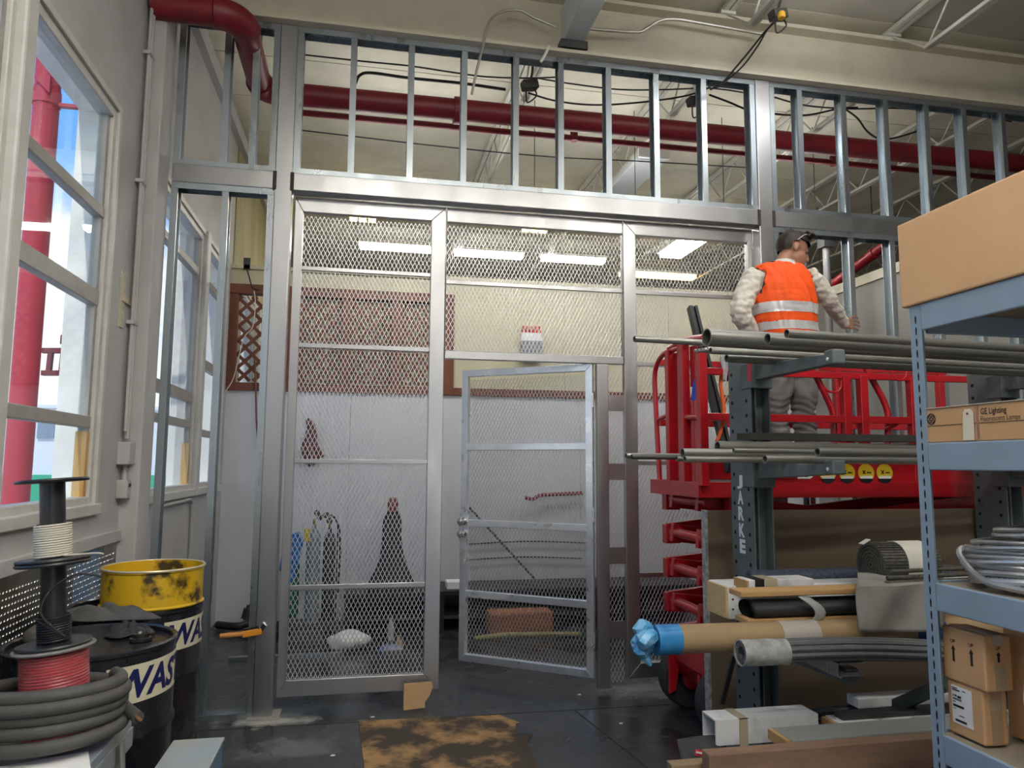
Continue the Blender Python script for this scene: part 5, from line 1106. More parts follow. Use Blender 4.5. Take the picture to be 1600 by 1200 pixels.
for th in (R(28), R(-118)):
    c = Vector((CX+CR_*math.cos(th),CY+CR_*math.sin(th),ZBN+0.092)); d = Vector((math.cos(th),math.sin(th),0))
    MB().tube([c+d*0.036*math.cos(a)+Vector((0,0,0.095*math.sin(a))) for a in [R(20*i) for i in range(18)]], 0.0028, 6, closed=True).build('tie', WIREW, hc, smooth=True)
q = at(60,1192,z=ZBN+0.002)
for i, (dx, dy, rz) in enumerate(((0,0,0.15),(0.05,0.0,-0.3))):
    tag(MB().bar((q.x-0.12+dx,q.y-0.1,ZBN+0.003+0.004*i),(q.x+0.09+dx,q.y-0.04+0.02*i,ZBN+0.003+0.004*i),0.15,0.002).build('paper_sheet', PAPERW), ['white paper sheet lying on the bench under the hose coil','second white paper sheet fanned out to the right on the bench'][i], 'paper')
st_ = MB(); st_.grid(lambda u, v: Vector((-0.725+0.014*math.sin(2*v)+0.0*u, 2.60+0.04*u+0.02*v, ZBN-0.02-0.42*v+0.0*u)), 2, 16)
tag(st_.build('web_strap', mat('grey webbing',(0.24,0.23,0.21),0.8), solid=0.004, smooth=True), 'grey webbing strap hanging off the bench edge', 'strap')
# blue cabinet
cbn = thing('blue_cabinet', 'low blue steel cabinet with a dusty top beside the bench', 'cabinet', (-0.59,2.6,0))
CBB = mat('blue cabinet enamel', (0.09,0.17,0.26), 0.45); CBT = mat('dusty blue top', (0.26,0.33,0.38), 0.6, col2=(0.36,0.32,0.26), scale=5, amount=0.8)
MB().bx(-0.640,-0.475,2.25,2.935,0.03,0.545).build('body', CBB, cbn, bevel=0.004); MB().bx(-0.645,-0.470,2.24,2.945,0.546,0.556).build('top', CBT, cbn, bevel=0.003)
for x in (-0.63,-0.485):
    for y in (2.28,2.91): MB().bx(x-0.01,x+0.01,y-0.01,y+0.01,0,0.03).build('foot', BLACK, cbn)
rag('burlap_sack', (-0.37,2.80,0.0), 0.09, 0.12, 0.42, 8, 'dark brown sack slumped on the floor against the blue cabinet', mat('brown sack',(0.10,0.075,0.05),0.9,col2=(0.06,0.045,0.03),scale=12,amount=0.6))
# ================================================================== FLOOR ODDMENTS
cf = MB(); outline = [(0.008,4.702),(0.45,4.675),(0.75,4.66),(0.86,4.655),(0.955,4.50),(0.93,4.48),(0.90,4.33),(0.99,4.31),(0.93,4.18),(0.92,3.80),(0.05,3.86)]
cf.prism([(a,b) for a, b in outline], (0,0,0.006), (0,0,0.001), (1,0,0), (0,1,0))
tag(cf.build('floor_cardboard', mat('stained cardboard',(0.36,0.21,0.085),0.85,col2=(0.025,0.022,0.020),scale=3.4,amount=0.93,lo=0.40,hi=0.54,detail=7,bump=0.3,bscale=120,stretch=(1,1.0,1))), 'flattened brown cardboard with black scuffs lying on the dark floor', 'cardboard')
wbk = MB().prism([(0,0),(0.135,0.01),(0.135,0.045),(0.165,0.085),(0.183,0.14),(0.175,0.163),(0,0.158)], (0,0.02,0), (0.285,4.86,0.0)); wb_ = wbk.build('wood_wedge', mat('pale wedge',(0.56,0.36,0.18),0.75,col2=(0.42,0.25,0.11),scale=7,amount=0.6,stretch=(0.4,1,1)))
tag(wb_, 'pale wood offcut propped against the bottom of the left mesh panel', 'wood')
# orange handled clamp on the post
oc = thing('hand_clamp', 'orange-handled locking clamp gripping the stud beside the left post', 'clamp', (-0.70,4.83,0.50))
ORG = mat('orange handle', (0.72,0.28,0.02), 0.4)
MB().tube([(-0.825,4.83,0.505),(-0.76,4.83,0.508),(-0.69,4.83,0.512)], [0.014,0.016,0.014], 10).build('handle', mat('tan grip',(0.55,0.24,0.06),0.5), oc, smooth=True)
MB().bar((-0.70,4.83,0.508),(-0.585,4.83,0.525),0.022,0.042).build('jaw_arm', ORG, oc, bevel=0.008); MB().bar((-0.69,4.83,0.535),(-0.60,4.83,0.55),0.012,0.014).build('lever', CHROME, oc)
MB().bar((-0.60,4.83,0.53),(-0.575,4.845,0.56),0.02,0.03).build('jaw', CHROME, oc)
for px, py, lb_ in ((318,1028,'tiny white scrap on the floor between the drums and the left post'),(582,1120,'tiny white scrap on the floor beside the pale wood offcut'),(970,1130,'tiny white scrap on the open floor left of the rack'),(905,1085,'tiny pale scrap on the floor near the mesh door hinge'),(520,1180,'tiny pale scrap on the floor left of the flattened cardboard')):
    q = at(px, py, z=0.003); tag(MB().prism([(-0.012,-0.006),(0.010,-0.008),(0.014,0.004),(-0.004,0.010)], (0,0,0.003), (q.x,q.y,0.001), (1,0,0), (0,1,0)).build('floor_scrap', PAPERW), lb_, 'scrap', 'floor scraps')
# ================================================================== BACK ROOM CONTENTS
def cylinder(c, r, h, m, label):
    g = thing('gas_cylinder', label, 'gas cylinder', c)
    MB().lathe([(r*0.92,0),(r,0.012),(r,h*0.84),(r*0.86,h*0.90),(r*0.5,h*0.945),(r*0.28,h*0.96),(r*0.28,h)], c, 24).build('tank', m, g, smooth=True)
    MB().tube([Vector(c)+Vector((0,0,h)), Vector(c)+Vector((0,0,h+0.05))], r*0.22, 10).build('valve', mat('brass',(0.4,0.28,0.1),0.4,0.9), g, smooth=True)
    return g
g1 = cylinder((-0.425,6.92,0.136), 0.062, 0.86, mat('grey-blue cylinder paint',(0.20,0.26,0.28),0.4), 'grey-blue gas cylinder with regulators behind the left mesh panel')
for dx, dz in ((0.05,1.06),(0.10,1.08),(0.02,1.10),(0.13,1.03)):
    MB().lathe([(0,0),(0.028,0),(0.028,0.025),(0,0.03)], (-0.42+dx,6.90,dz), 14, AY).build('gauge', DARKSTEEL, g1, smooth=True)
MB().tube(arc([(-0.40,6.90,1.05),(-0.28,6.88,1.08),(-0.21,6.88,0.98),(-0.19,6.88,0.75),(-0.20,6.88,0.40)]), 0.009, 8).build('hose', WIREB, g1, smooth=True)
cylinder((-0.29,7.02,0.136), 0.056, 0.82, mat('black cylinder paint',(0.03,0.03,0.032),0.4), 'black gas cylinder just right of the grey-blue one')
cylinder((-0.585,6.95,0.18), 0.045, 0.55, mat('green cylinder paint',(0.01,0.16,0.10),0.4), 'small green gas cylinder under the blue hood')
crt = thing('cylinder_cart', 'dark cart with a blue sloping hood beside the gas cylinders', 'cart', (-0.55,7.0,0))
MB().bx(-0.70,-0.22,6.82,7.12,0.10,0.135).build('platform', DARKSTEEL, crt)
for x in (-0.66,-0.26): MB().lathe([(0.0,0),(0.05,0.0),(0.05,0.03),(0,0.03)], (x,6.82,0.05), 16, AY).build('wheel', BLACK, crt, smooth=True)
MB().prism([(-0.70,0.62),(-0.58,0.50),(-0.50,0.86),(-0.54,0.95),(-0.66,0.90)], (0,-0.02,0), (0,6.80,0)).build('hood', mat('blue hood',(0.01,0.16,0.50),0.4,col2=(0.4,0.45,0.5),scale=14,amount=0.5,lo=0.6,hi=0.7), crt, bevel=0.01)
MB().bx(-0.50,-0.45,6.80,6.82,0.86,0.97).build('tag', YEL, crt)
MB().bx(-0.705,-0.69,7.08,7.11,0.10,1.0).bx(-0.23,-0.215,7.08,7.11,0.10,1.0).build('upright', DARKSTEEL, crt)
# dark cone-like bundle with a red top
cn = thing('draped_bundle', 'tall dark cloth bundle narrowing to a red-brown top behind the left mesh panel', 'bundle', (0.275,7.05,0.30))
prf = [(0.215,0.0),(0.205,0.10),(0.15,0.22),(0.105,0.34),(0.088,0.50),(0.09,0.60),(0.075,0.70),(0.045,0.76)]
rings = [[Vector((0.275+r*math.cos(a)*(1+0.07*math.sin(5*a+z*9)), 7.05+0.8*r*math.sin(a)*(1+0.07*math.sin(4*a)), 0.36+z)) for a in [R(12*i) for i in range(30)]] for r, z in prf]
MB().loft(rings).build('drape', mat('dark plum cloth',(0.022,0.014,0.018),0.85,col2=(0.045,0.025,0.03),scale=10,amount=0.6), cn, smooth=True)
MB().lathe([(0.045,0),(0.05,0.02),(0.05,0.11),(0.04,0.135),(0,0.14)], (0.275,7.05,1.09), 18).build('top', mat('red-brown top',(0.26,0.05,0.05),0.5), cn, smooth=True)
lb = thing('low_bench', 'low black steel bench along the white panels behind the cage', 'bench', (1.2,7.3,0))
MB().bx(-0.15,3.4,7.02,7.60,0.32,0.36).build('top', BLACK, lb); MB().bx(-0.15,3.4,7.55,7.60,0.0,0.32).build('back', BLACK, lb)
for x in (-0.12,0.75,1.6,2.5,3.37): MB().bx(x-0.02,x+0.02,7.04,7.08,0,0.32).build('leg', BLACK, lb)
MB().bx(-0.1,3.35,7.06,7.5,0.10,0.13).build('lower_shelf', DARKSTEEL, lb)
carton('white_box', 'small white box on the low black bench in the doorway', 0.80,0.95,7.10,7.28,0.361,0.43, PAPERW)
tag(MB().tube(arc([(0.70,7.2,0.37),(0.70,7.2,0.72),(0.72,7.2,0.78)]),0.02,8).build('yellow_bar', mat('yellow plastic',(0.75,0.42,0.03),0.4), smooth=True), 'yellow bar standing on the low black bench by the middle post', 'bar')
tag(MB().bx(1.15,1.75,6.75,6.98,0.001,0.20).build('orange_case', mat('orange-brown case',(0.34,0.12,0.05),0.6), bevel=0.02), 'orange-brown case on the floor behind the mesh door', 'case')
cable('yellow_hose', [(1.0,6.6,0.02),(1.25,6.55,0.05),(1.5,6.62,0.03),(1.75,6.55,0.04),(1.95,6.6,0.02)], 0.02, mat('dull yellow hose',(0.35,0.30,0.10),0.5), 'dull yellow hose lying on the floor behind the mesh door', 'hose', 8)
tag(MB().tube([(1.08,7.67,1.10),(1.75,7.50,0.372)], 0.012, 6).build('dark_rod', DARKSTEEL), 'dark rod leaning diagonally on the white panels behind the mesh door', 'rod')
for i, (x0, x1, z) in enumerate(((1.05,2.4,0.72),(1.05,2.3,0.56))): cable('strung_cord', [(x0,7.66,z),((x0+x1)/2,7.66,z+0.02),(x1,7.66,z-0.01)], 0.007, WIREB, 'dark cord strung level along the white panels, %s one' % ('upper','lower')[i], 'cord')
cable('red_tool', [(1.66,7.62,1.20),(1.75,7.60,1.18),(1.85,7.62,1.22),(2.3,7.64,1.24)], 0.02, mat('dark red tool',(0.20,0.02,0.025),0.5), 'dark red tool hanging on the white panels behind the mesh door', 'tool', 8)
wbg = MB(); cbx = Vector((-0.10,6.45,0.0))
def bagb(u, v):
    th = 2*math.pi*u; ph = math.pi*(v-0.5); w_ = 1+0.16*math.sin(3*th+1)+0.1*math.sin(7*th+3*ph)
    return cbx + Vector((0.165*math.cos(ph)*math.cos(th)*w_, 0.11*math.cos(ph)*math.sin(th)*w_, 0.075+0.075*math.sin(ph)*(1+0.25*math.sin(2*th))))
wbg.grid(bagb, 30, 14); tag(wbg.build('white_bag', mat('white plastic bag',(0.72,0.72,0.70),0.4,bump=0.5,bscale=25), smooth=True), 'white stuffed plastic bag on the floor behind the left mesh panel', 'bag')
tag(MB().lathe([(0.028,0),(0.03,0.01),(0.03,0.11),(0.024,0.14),(0.011,0.165),(0.012,0.19),(0,0.19)], (0.27,6.75,0.001), 18).build('plastic_bottle', mat('pale bottle plastic',(0.62,0.66,0.68),0.2,alpha=0.75), smooth=True), 'pale plastic bottle standing on the floor under the dark bundle', 'bottle')
rag('blue_rag', (0.25,6.42,0.0), 0.09, 0.05, 0.05, 12, 'blue and white rag on the floor right of the white bag', mat('blue white rag',(0.05,0.10,0.40),0.8,col2=(0.6,0.6,0.62),scale=14,amount=0.9))
rag('tan_scrap', (0.33,6.5,0.0), 0.035, 0.03, 0.10, 13, 'tan paper scrap sticking up beside the blue rag', mat('tan paper',(0.42,0.30,0.18),0.8))
tag(MB().bx(-1.0,-0.13,6.25,6.30,0.001,0.03).build('floor_track', GALV), 'galvanised track offcut lying on the floor left of the white bag', 'track')
cable('black_hose', [(-1.30,7.45,0.04),(-1.1,7.3,0.05),(-0.95,7.4,0.06),(-0.8,7.3,0.05),(-0.65,7.4,0.04)], 0.035, BLACK, 'black hose lying against the wall in the far left corner', 'hose', 10)
rag('black_bag', (-1.02,7.46,0.09), 0.08, 0.07, 0.13, 14, 'black bag resting on the black hose in the far left corner', RAGM)
wh = thing('hanging_cloth', 'dull red cloth hanging on a hook on the white panels beside the left post', 'cloth', (-0.60,7.62,1.6))
def wcl(u, v):
    w_ = 0.05+0.16*v; return Vector((-0.56+0.06*v+w_*(u-0.5)+0.02*math.sin(7*v), 7.63-0.035*math.sin(math.pi*u)-0.02*math.sin(14*u+2*v)*v, 1.98-0.42*v-0.05*math.sin(5*u)*v))
MB().grid(wcl, 24, 12).build('cloth', mat('dull red cloth',(0.17,0.05,0.055),0.8,col2=(0.10,0.03,0.035),scale=14,amount=0.7), wh, solid=0.008, smooth=True)
MB().tube([(-0.56,7.695,1.97),(-0.56,7.60,1.985)], 0.008, 8).build('hook', DARKSTEEL, wh)
ou = thing('wall_outlet', 'dark outlet with a dangling lead on the stained wall above the lattice', 'outlet', at(386,420,y=YH-0.02))
q = at(386,412,y=YH-0.01); MB().bx(q.x-0.035,q.x+0.035,YH-0.02,YH+0.01,q.z-0.06,q.z+0.06).build('plate', DARKSTEEL, ou, bevel=0.004)
MB().tube(arc(P_([(386,420),(390,435),(395,450),(405,453)], y=YH-0.03)), 0.007, 6).build('lead', WIREB, ou)
cable('thin_wire', P_([(397,455),(399,475),(395,510),(383,525),(375,550),(365,590),(352,612),(343,625),(345,645),(352,640)], y=7.5), 0.005, WIREW, 'thin cream wire dangling in front of the lattice beside the left post', 'wire')
cable('brown_cable', P_([(398,560),(399,590),(400,620),(401,660),(404,700)], y=7.655), 0.010, mat('brown cable',(0.16,0.07,0.05),0.5), 'brown cable hanging down from the lattice beside the left post', 'cable')
ws = thing('wall_rack_box', 'small grey box with a red toothed top edge on the cream wall', 'box', at(830,560,y=7.6))
a, b = at(815,532,y=7.62), at(847,562,y=7.62); MB().bx(a.x,b.x,7.60,7.70,b.z,a.z).build('body', mat('grey tin',(0.22,0.23,0.25),0.5), ws, bevel=0.006)
a2 = at(815,508,y=7.62); a3 = at(815,519,y=7.62); MB().bx(a.x,b.x,7.63,7.70,a.z,a3.z).build('card', PAPERW, ws)
for k in range(6): x = a.x+(b.x-a.x)*(k+0.5)/6; MB().bx(x-0.010,x+0.010,7.64,7.66,a3.z,a2.z).build('tooth', mat('bright red',(0.55,0.03,0.04),0.5), ws)

ldr = thing('wood_ladder', 'brown wooden ladder leaning in the right bay behind the studs', 'ladder', (4.85,5.5,0))
for x in (4.72,5.02): MB().bar((x,5.35,0.0),(x+0.05,5.95,2.0),0.03,0.07).build('rail', mat('ladder wood',(0.26,0.16,0.05),0.6), ldr)
for k in range(6): t_ = 0.12+0.15*k; MB().bar((4.72+0.05*t_,5.35+0.6*t_,2.0*t_),(5.02+0.05*t_,5.35+0.6*t_,2.0*t_),0.03,0.03).build('rung', mat('ladder wood',(0.26,0.16,0.05),0.6), ldr)
# ================================================================== OUTDOORS
gr = MB().bx(-60,XL-0.19,-30,90,-1.2,-0.6).build('ground', mat('pale yard concrete',(0.55,0.54,0.52),0.9,col2=(0.45,0.44,0.42),scale=1,amount=0.5)); gr['kind'] = 'structure'
YQ = at(50,450,x=-2.15).y
rp_ = thing('red_standpipe', 'large faded red vertical pipe with a clamp band outside the near window', 'pipe', (-2.15,YQ,-0.6))
RP = mat('faded red paint', (0.60,0.055,0.075), 0.5, col2=(0.48,0.04,0.06), scale=4, amount=0.6)
MB().tube([(-2.15,YQ,-0.6),(-2.15,YQ,7.0)], 0.078, 32).build('pipe', RP, rp_, smooth=True)
cz = at(75,150,y=YQ).z
MB().tube([(-2.15,YQ,cz-0.07),(-2.15,YQ,cz+0.03)], 0.085, 32).build('clamp_band', RP, rp_, smooth=True)
for dz in (0.10,-0.06): MB().bar((-2.10,YQ,cz+dz),(XL-0.19,YQ,cz+dz),0.04,0.022).build('bracket_arm', RP, rp_)
MB().prism([(0,0),(0.10,-0.10),(0.10,0.02)], (0,-0.02,0), (-2.20,YQ-0.075,cz+0.08)).build('gusset', RP, rp_)
vf = thing('valve_frame', 'small dark red valve frame standing outside near the large red pipe', 'valve', at(85,640,y=5.8))
RV = mat('dark red iron', (0.22,0.03,0.035), 0.6)
for py in (548, 583): a, b = at(66,py,y=5.8), at(112,py,y=5.8); MB().bar(a,b,0.05,0.035).build('bar', RV, vf)
for px in (80,100): MB().bar(at(px,548,y=5.8),at(px-4,583,y=5.8),0.04,0.03).build('strut', RV, vf)
q = at(106,538,y=5.8); MB().lathe([(0,0),(0.05,0),(0.05,0.06),(0.03,0.08),(0,0.08)], q, 14).build('cap', RV, vf, smooth=True); MB().tube([(q.x,5.8,-0.6),(q.x,5.8,q.z)], 0.03, 10).build('stem', RV, vf, smooth=True)
wbd = thing('white_building', 'white building with a green base band across the yard, seen through the windows', 'building', (-20,38,-0.6))
BW = mat('bright white stucco', (0.80,0.80,0.79), 0.8)
MB().bx(-45,-1.5,38,48,-0.6,4.0).build('wall', BW, wbd); MB().bx(-45,-1.5,37.9,38.0,-0.6,0.9).build('base_band', mat('green paint band',(0.05,0.42,0.22),0.6), wbd)
for px in (278, 72): q = at(px,668,y=37.95); MB().bx(q.x-0.35,q.x+0.35,37.9,38.0,q.z-0.5,q.z+0.5).build('window', mat('dim window',(0.25,0.30,0.36),0.2), wbd)
MB().bx(-45,-1.4,37.8,48.1,4.0,4.15).build('parapet', BW, wbd)
# ================================================================== THE WORKER
from mathutils import noise as mnoise
YM = 4.38
man = thing('person', 'person in an orange reflective vest and grey trousers reaching toward a stud on the lift', 'person', (2.72, YM, ZF))
SKIN = mat('skin', (0.40,0.20,0.13), 0.5, col2=(0.32,0.15,0.09), scale=12, amount=0.5)
SHIRT = mat('off-white shirt', (0.74,0.70,0.62), 0.85, col2=(0.66,0.62,0.54), scale=9, amount=0.4)
TROU = mat('grey trousers', (0.20,0.195,0.19), 0.85, col2=(0.15,0.148,0.145), scale=7, amount=0.6)
SHOE = mat('grey work shoe', (0.16,0.16,0.16), 0.7)
VEST = mat('orange hi-vis fabric', (1.0,0.10,0.004), 0.7, emit=None); REFL = mat('silver reflective tape', (0.60,0.60,0.61), 0.35, 0.2); PIPING = mat('black piping', (0.02,0.015,0.015), 0.7); HAIR = mat('dark brown hair', (0.016,0.009,0.006), 0.55, col2=(0.045,0.024,0.013), scale=60, amount=0.6, stretch=(1,1,0.3), bump=0.4, bscale=120)
def E(c, rx, ry, n=28, tw=0.0, p=2.3):
    out = []
    for k in range(n):
        a = 2*math.pi*k/n; ca, sa = math.cos(a), math.sin(a)
        x = rx*math.copysign(abs(ca)**(2/p), ca); y = ry*math.copysign(abs(sa)**(2/p), sa)
        out.append(Vector((c[0]+x*math.cos(tw)-y*math.sin(tw), c[1]+x*math.sin(tw)+y*math.cos(tw), c[2])))
    return out
body = MB()
# torso: (z, centre x, centre y, half width, half depth)
TOR = [(2.16,2.765,YM,0.165,0.115),(2.24,2.762,YM,0.175,0.125),(2.34,2.755,YM,0.172,0.122),(2.42,2.745,YM,0.180,0.124),(2.52,2.735,YM,0.190,0.130),(2.63,2.725,YM+0.004,0.202,0.136),(2.735,2.718,YM+0.01,0.208,0.132),(2.81,2.715,YM+0.015,0.198,0.118),(2.868,2.718,YM+0.02,0.155,0.095),(2.905,2.727,YM+0.025,0.095,0.074)]
body.loft([E((x,y,z),rx,ry) for z,x,y,rx,ry in TOR])
def limb(pts, rad, n=16): body.tube(arc(pts, 5), [rad[min(int(i/5),len(rad)-2)]*(1-(i%5)/5)+rad[min(int(i/5)+1,len(rad)-1)]*((i%5)/5) if i < 5*(len(pts)-1) else rad[-1] for i in range(5*(len(pts)-1)+1)], n)
# legs
hipL, hipR = Vector((2.685,YM,2.20)), Vector((2.845,YM,2.20))
kL, kR = Vector((2.665,YM+0.05,1.90)), Vector((2.870,YM+0.05,1.90)); aL, aR = Vector((2.675,YM-0.02,1.53)), Vector((2.865,YM-0.02,1.53))
limb([hipL+Vector((0,0,0.02)), hipL*0.5+kL*0.5, kL, kL*0.5+aL*0.5, aL], [0.098,0.094,0.078,0.076,0.064]); limb([hipR+Vector((0,0,0.02)), hipR*0.5+kR*0.5, kR, kR*0.5+aR*0.5, aR], [0.098,0.094,0.078,0.076,0.064])
for a in (aL, aR):
    body.loft([E((a.x,a.y+dy,ZF+0.045+dz),rx,0.02) for dy,dz,rx in ((-0.06,0,0.04),)] + [E((a.x,a.y+dy,ZF+0.045),rx,0.03) for dy,rx in ((-0.03,0.045),)], caps=True)
    body.tube([a+Vector((0,-0.03,-0.04)), Vector((a.x,a.y+0.06,ZF+0.05)), Vector((a.x,a.y+0.16,ZF+0.04))], [0.048,0.050,0.038], 14)
# left arm hanging with the forearm forward (away), right arm reaching to the stud
sL, sR = Vector((2.528,YM+0.005,2.81)), Vector((2.912,YM+0.01,2.82))
eL = at(1157,488,y=YM-0.03); wL = at(1184,540,y=YM+0.12)
limb([sL, (sL+eL)/2+Vector((-0.012,0,0.012)), eL, (eL+wL)/2, wL], [0.076,0.074,0.067,0.058,0.044])
eR = at(1293,468,y=YM+0.09); wR = at(1319,505,y=YM+0.33)
limb([sR, (sR+eR)/2+Vector((0.008,0,0.01)), eR, (eR+wR)/2, wR], [0.074,0.071,0.060,0.050,0.037])
# neck and head
hc_ = at(1240,391,y=YM+0.05); HS = 1.06; hf = Vector((0.93,-0.16,-0.34)).normalized(); hu = (Vector((0.16,0.12,1)) - hf*Vector((0.16,0.12,1)).dot(hf)).normalized(); hr = hf.cross(hu).normalized()
Hm = Matrix((hr, hf, hu)).transposed()
def hp(x, y, z): return hc_ + Hm @ (Vector((x,y,z))*HS)
def ell(c, rx, ry, rz, n=16, mth=10):
    rings = []
    for j in range(1, mth):
        ph = math.pi*(j/mth-0.5); rings.append([hp(c[0]+rx*math.cos(ph)*math.cos(2*math.pi*k/n), c[1]+ry*math.cos(ph)*math.sin(2*math.pi*k/n), c[2]+rz*math.sin(ph)) for k in range(n)])
    body.loft(rings)
nb = Vector((2.737,YM+0.03,2.87))
body.tube(arc([nb, (nb+hp(0,-0.035,-0.08))/2, hp(0,-0.03,-0.05)],4), [0.066,0.063,0.061,0.060,0.058,0.056,0.056,0.056,0.056], 16)
ell((0,-0.012,0.025), 0.074, 0.094, 0.092); ell((0,0.022,-0.045), 0.060, 0.070, 0.070); ell((0,0.055,-0.088), 0.030, 0.028, 0.026)
ell((0,0.086,-0.022), 0.013, 0.024, 0.028, 10, 8); ell((0,0.100,-0.038), 0.016, 0.014, 0.012, 10, 8); ell((0,0.076,0.012), 0.052, 0.016, 0.012, 12, 8)
ell((0,0.080,-0.066), 0.022, 0.014, 0.009, 10, 8)
for s in (-1, 1): ell((s*0.075,-0.012,-0.012), 0.010, 0.020, 0.032, 10, 8)
# right hand, palm toward the stud: five fingers curling round it
hd = (at(1352,502,y=YM+0.40)-wR).normalized(); pdn = Vector((0,0,-1)); hn = hd.cross(pdn).normalized(); pw = hn.cross(hd).normalized()
pc0 = wR + hd*0.015; pc1 = wR + hd*0.085
body.loft([[p0 + pw*(a*w_) + hn*(b*t_) for a, b in ((-1,-0.6),(-0.6,-1),(0.6,-1),(1,-0.6),(1,0.6),(0.6,1),(-0.6,1),(-1,0.6))] for p0, w_, t_ in ((wR-hd*0.02,0.028,0.024),(pc0,0.034,0.018),((pc0+pc1)/2,0.042,0.017),(pc1,0.040,0.013))])
for k, (off, ln) in enumerate(((-0.034,0.074),(-0.011,0.086),(0.012,0.080),(0.034,0.062))):
    f0 = pc1 - hd*0.012 + pw*off; f1 = f0 + hd*(ln*0.5+0.012) + pw*off*0.35; f2 = f1 + (hd*0.75+Vector((0,0,-0.30))-hn*0.15).normalized()*ln*0.34; f3 = f2 + (hd*0.7+Vector((0,0,-0.7))).normalized()*ln*0.28
    body.tube([f0,f1,f2,f3], [0.0085,0.0080,0.0076,0.0065], 10)
t0 = pc0 - pw*0.0 + Vector((0,0,-0.018)); body.tube([t0, t0+hd*0.035+Vector((0,-0.01,-0.022)), t0+hd*0.064+Vector((0,-0.012,-0.026))], [0.013,0.011,0.008], 10)
tgt = wR
# left hand, relaxed (mostly hidden by the body)
hl = (wL-eL).normalized(); body.loft([[wL + hl*d + Vector((a*w_,0,b*t_)) for a, b in ((-1,-1),(1,-1),(1,1),(-1,1))] for d, w_, t_ in ((-0.02,0.026,0.022),(0.03,0.036,0.016),(0.085,0.036,0.013))])
for k in range(4): body.tube([wL+hl*0.075+Vector((-0.027+0.018*k,0,0)), wL+hl*0.115+Vector((-0.027+0.018*k,0,-0.012)), wL+hl*0.135+Vector((-0.027+0.018*k,0,-0.035))], [0.0095,0.009,0.0075], 10)
body.tube([wL+hl*0.02+Vector((0.03,0,0)), wL+hl*0.05+Vector((0.05,0,-0.01)), wL+hl*0.075+Vector((0.055,0,-0.02))], [0.013,0.011,0.008], 10)
tmp = body.build('tmp_body', SKIN); rm = tmp.modifiers.new('r', 'REMESH'); rm.mode = 'VOXEL'; rm.voxel_size = 0.0062; sm = tmp.modifiers.new('s', 'SMOOTH'); sm.factor = 0.5; sm.iterations = 4
bpy.context.view_layer.update(); dg = bpy.context.evaluated_depsgraph_get(); bme = bpy.data.meshes.new_from_object(tmp.evaluated_get(dg)); off = Vector(tmp.location); bpy.data.objects.remove(tmp)
BV = [Vector(v.co)+off for v in bme.vertices]; BN = [Vector(v.normal) for v in bme.vertices]; BF = [tuple(p.vertices) for p in bme.polygons]
def tor(z):
    for i in range(len(TOR)-1):
        if TOR[i][0] <= z <= TOR[i+1][0]:
            t = (z-TOR[i][0])/(TOR[i+1][0]-TOR[i][0]); return [TOR[i][k]*(1-t)+TOR[i+1][k]*t for k in range(5)]
    return TOR[0] if z < TOR[0][0] else TOR[-1]
def trad(p):
    q = tor(p.z); return math.hypot((p.x-q[1])/q[3], (p.y-q[2])/q[4])
def region(p):
    if (p-hc_).length < 0.17 and p.z > 2.90+0.12*abs(p.x-2.735)*0: return 0
    if (p - wR).dot(hd) > 0.004 and (p-wR).length < 0.22: return 0
    if (p - wL).dot(hl) > 0.004 and (p-wL).length < 0.2: return 0
    if p.z < ZF+0.095: return 3
    if p.z < 2.37 and (p.x > 2.56) and trad(p) < 1.3 or p.z < 2.25 and p.x > 2.5 and (p-wL).length > 0.12 and p.y < YM+0.16: return 2
    return 1
# cloth folds: shallow ridges on trousers and sleeves
V2 = []
for p, n_ in zip(BV, BN):
    r_ = region(p); d = 0
    if r_ == 2:
        kz = math.exp(-((p.z-1.86)/0.11)**2); d = 0.006*kz*math.sin(p.z*150+6*p.x+3*math.sin(p.x*22)) + 0.006*mnoise.noise(p*13) + 0.004*math.sin(40*p.z+55*(p.x-2.76)*(1 if p.x > 2.765 else -1))
    elif r_ == 1: d = 0.012*mnoise.noise(Vector((p.x*18,p.y*18,p.z*30))) + 0.004*mnoise.noise(p*45)
    V2.append(p + n_*d)
bb = MB(); bb.v = V2; bb.f = [list(f) for f in BF]; FC = [sum((V2[i] for i in f), Vector())/len(f) for f in BF]; bb.m = [region(c) for c in FC]
bb.build('body', [SKIN, SHIRT, TROU, SHOE], man, smooth=True, fix=False)
def shell(name, m, test, push, parent=man, fold=0.0):
    idx = {}; s = MB()
    for f, c in zip(BF, FC):
        if not test(c): continue
        g = []
        for i in f:
            if i not in idx:
                p = BV[i]; d = push
                if fold: d += fold*mnoise.noise(Vector((p.x*26+p.z*7,p.y*26,p.z*4))) + fold*0.25*mnoise.noise(Vector((p.x*8,p.y*8,p.z*40)))
                idx[i] = len(s.v); s.v.append(p + BN[i]*d)
            g.append(idx[i])
        s.f.append(g); s.m.append(0)
    return s.build(name, m, parent, smooth=True, fix=False)
hem = at(1215,531,y=YM-0.06).z
def arm_cut(p): 
    w_ = 0.180 + 0.09*max(0,min(1,(2.72-p.z)/0.14)); return abs(p.x-2.72-(0.02 if p.z < 2.6 else 0)) < w_
def neck_ok(p): return (p - hc_).length > 0.135 and (p.z < 2.888)
vt = lambda p: hem < p.z < 2.91 and trad(p) < 1.16 and arm_cut(p) and neck_ok(p)
ve = shell('safety_vest', VEST, vt, 0.016, fold=0.013)
for z0, z1 in ((at(1215,489,y=YM-0.06).z, at(1215,474,y=YM-0.06).z), (at(1215,516,y=YM-0.06).z, at(1215,503,y=YM-0.06).z)):
    shell('reflective_band', REFL, lambda p: z0 < p.z < z1 and vt(p), 0.0195, ve, fold=0.013)
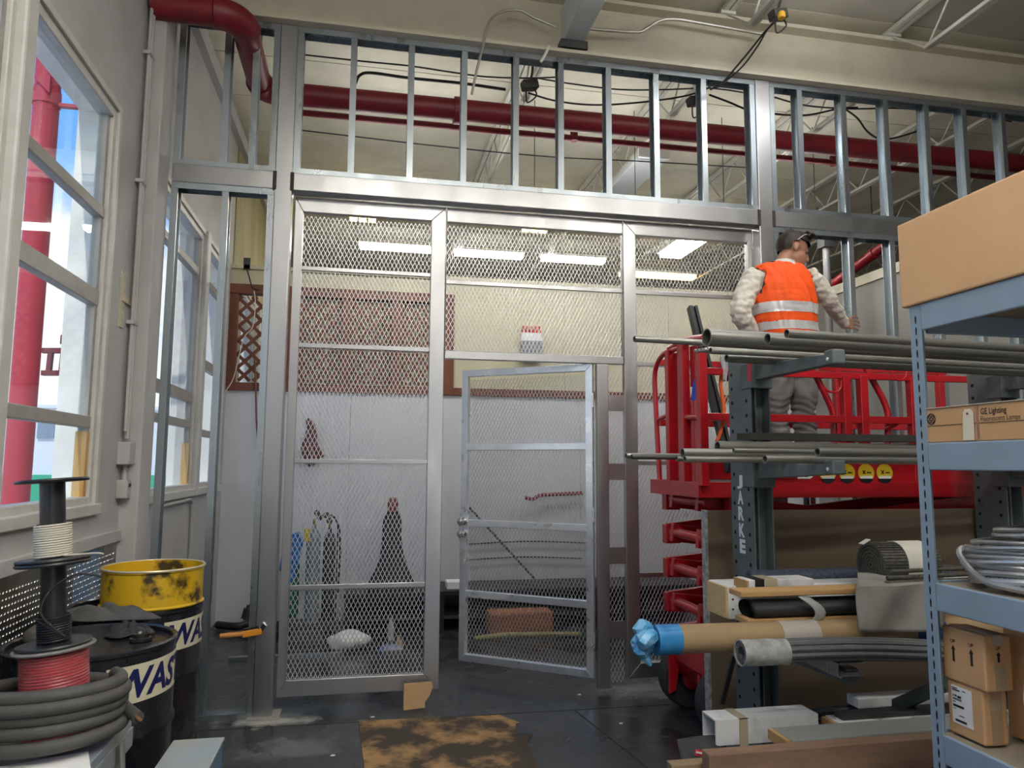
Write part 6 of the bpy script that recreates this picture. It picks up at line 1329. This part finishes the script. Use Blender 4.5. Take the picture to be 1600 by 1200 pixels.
shell('edge_piping', PIPING, lambda p: vt(p) and p.z > 2.52 and not (abs(p.x-2.72-(0.02 if p.z < 2.6 else 0)) < 0.171 + 0.09*max(0,min(1,(2.72-p.z)/0.14))), 0.0205, ve, fold=0.013)
shell('shirt_collar', mat('white collar',(0.66,0.65,0.63),0.8), lambda p: 2.875 < p.z < 2.93 and (p-Vector((2.735,YM+0.03,p.z))).length < 0.105 and (p-hc_).dot(hf) < 0.01, 0.006)
def hl_(p):
    q = Hm.transposed() @ (p - hc_); return q/HS
def hair_t(p):
    q = hl_(p)
    if (p-hc_).length > 0.16: return False
    if abs(q.x) > 0.066 and -0.035 < q.y < 0.012 and q.z < 0.022: return False
    if q.y > -0.005: return q.z > 0.045 + 0.10*max(0,q.y) and q.y < 0.085
    return q.z > -0.055 + 0.6*(q.y+0.09) if q.y < -0.005 else False
shell('hair', HAIR, hair_t, 0.017, fold=0.008)
tf = MB()
for k in range(16):
    x = -0.05+0.1*(k % 8)/7; b0 = hp(x, 0.05-0.035*(k//8), 0.098); tf.tube(arc([b0, b0+Hm@Vector((0.004,0.018,0.030)), b0+Hm@Vector((0.006,0.050,0.022))],3), [0.009,0.009,0.008,0.008,0.007,0.005,0.002], 5)
tf.build('hair_tuft', HAIR, man, smooth=True, kind='stuff')
for s in (-1,1):
    ey = MB().lathe([(0,-0.008),(0.006,-0.006),(0.008,0),(0.006,0.006),(0,0.008)], hp(s*0.031,0.071,-0.006), 12).build('eye', mat('dark eye',(0.03,0.02,0.015),0.25), man, smooth=True)
    MB().tube([hp(s*0.015,0.090,0.016),hp(s*0.032,0.086,0.021),hp(s*0.050,0.072,0.014)], 0.0045, 6).build('eyebrow', HAIR, man)
gl = MB(); gl.tube(arc([hp(0.084,-0.02,0.030),hp(0.082,0.01,0.075),hp(0.055,0.04,0.108),hp(0.0,0.055,0.122),hp(-0.055,0.04,0.108),hp(-0.082,0.01,0.075),hp(-0.084,-0.02,0.030)],5), 0.0022, 6); go_ = gl.build('safety_glasses', mat('clear glasses',(0.75,0.76,0.78),0.15), man, smooth=True)
for s in (-1,1): MB().grid(lambda u, v: hp(s*(0.008+0.045*u), 0.058-0.020*u*u+0.022*v, 0.124-0.012*u*u+0.004*v), 6, 3).build('lens', mat('clear lens',(0.5,0.52,0.55),0.1,alpha=0.15), go_, solid=0.002)
# wristwatch-dark cuff edge
MB().tube([wR - hd*0.004 + (pw*math.cos(a)+hn*math.sin(a))*0.040 for a in [R(30*i) for i in range(12)]], 0.006, 6, closed=True).build('cuff', SHIRT, man, smooth=True)
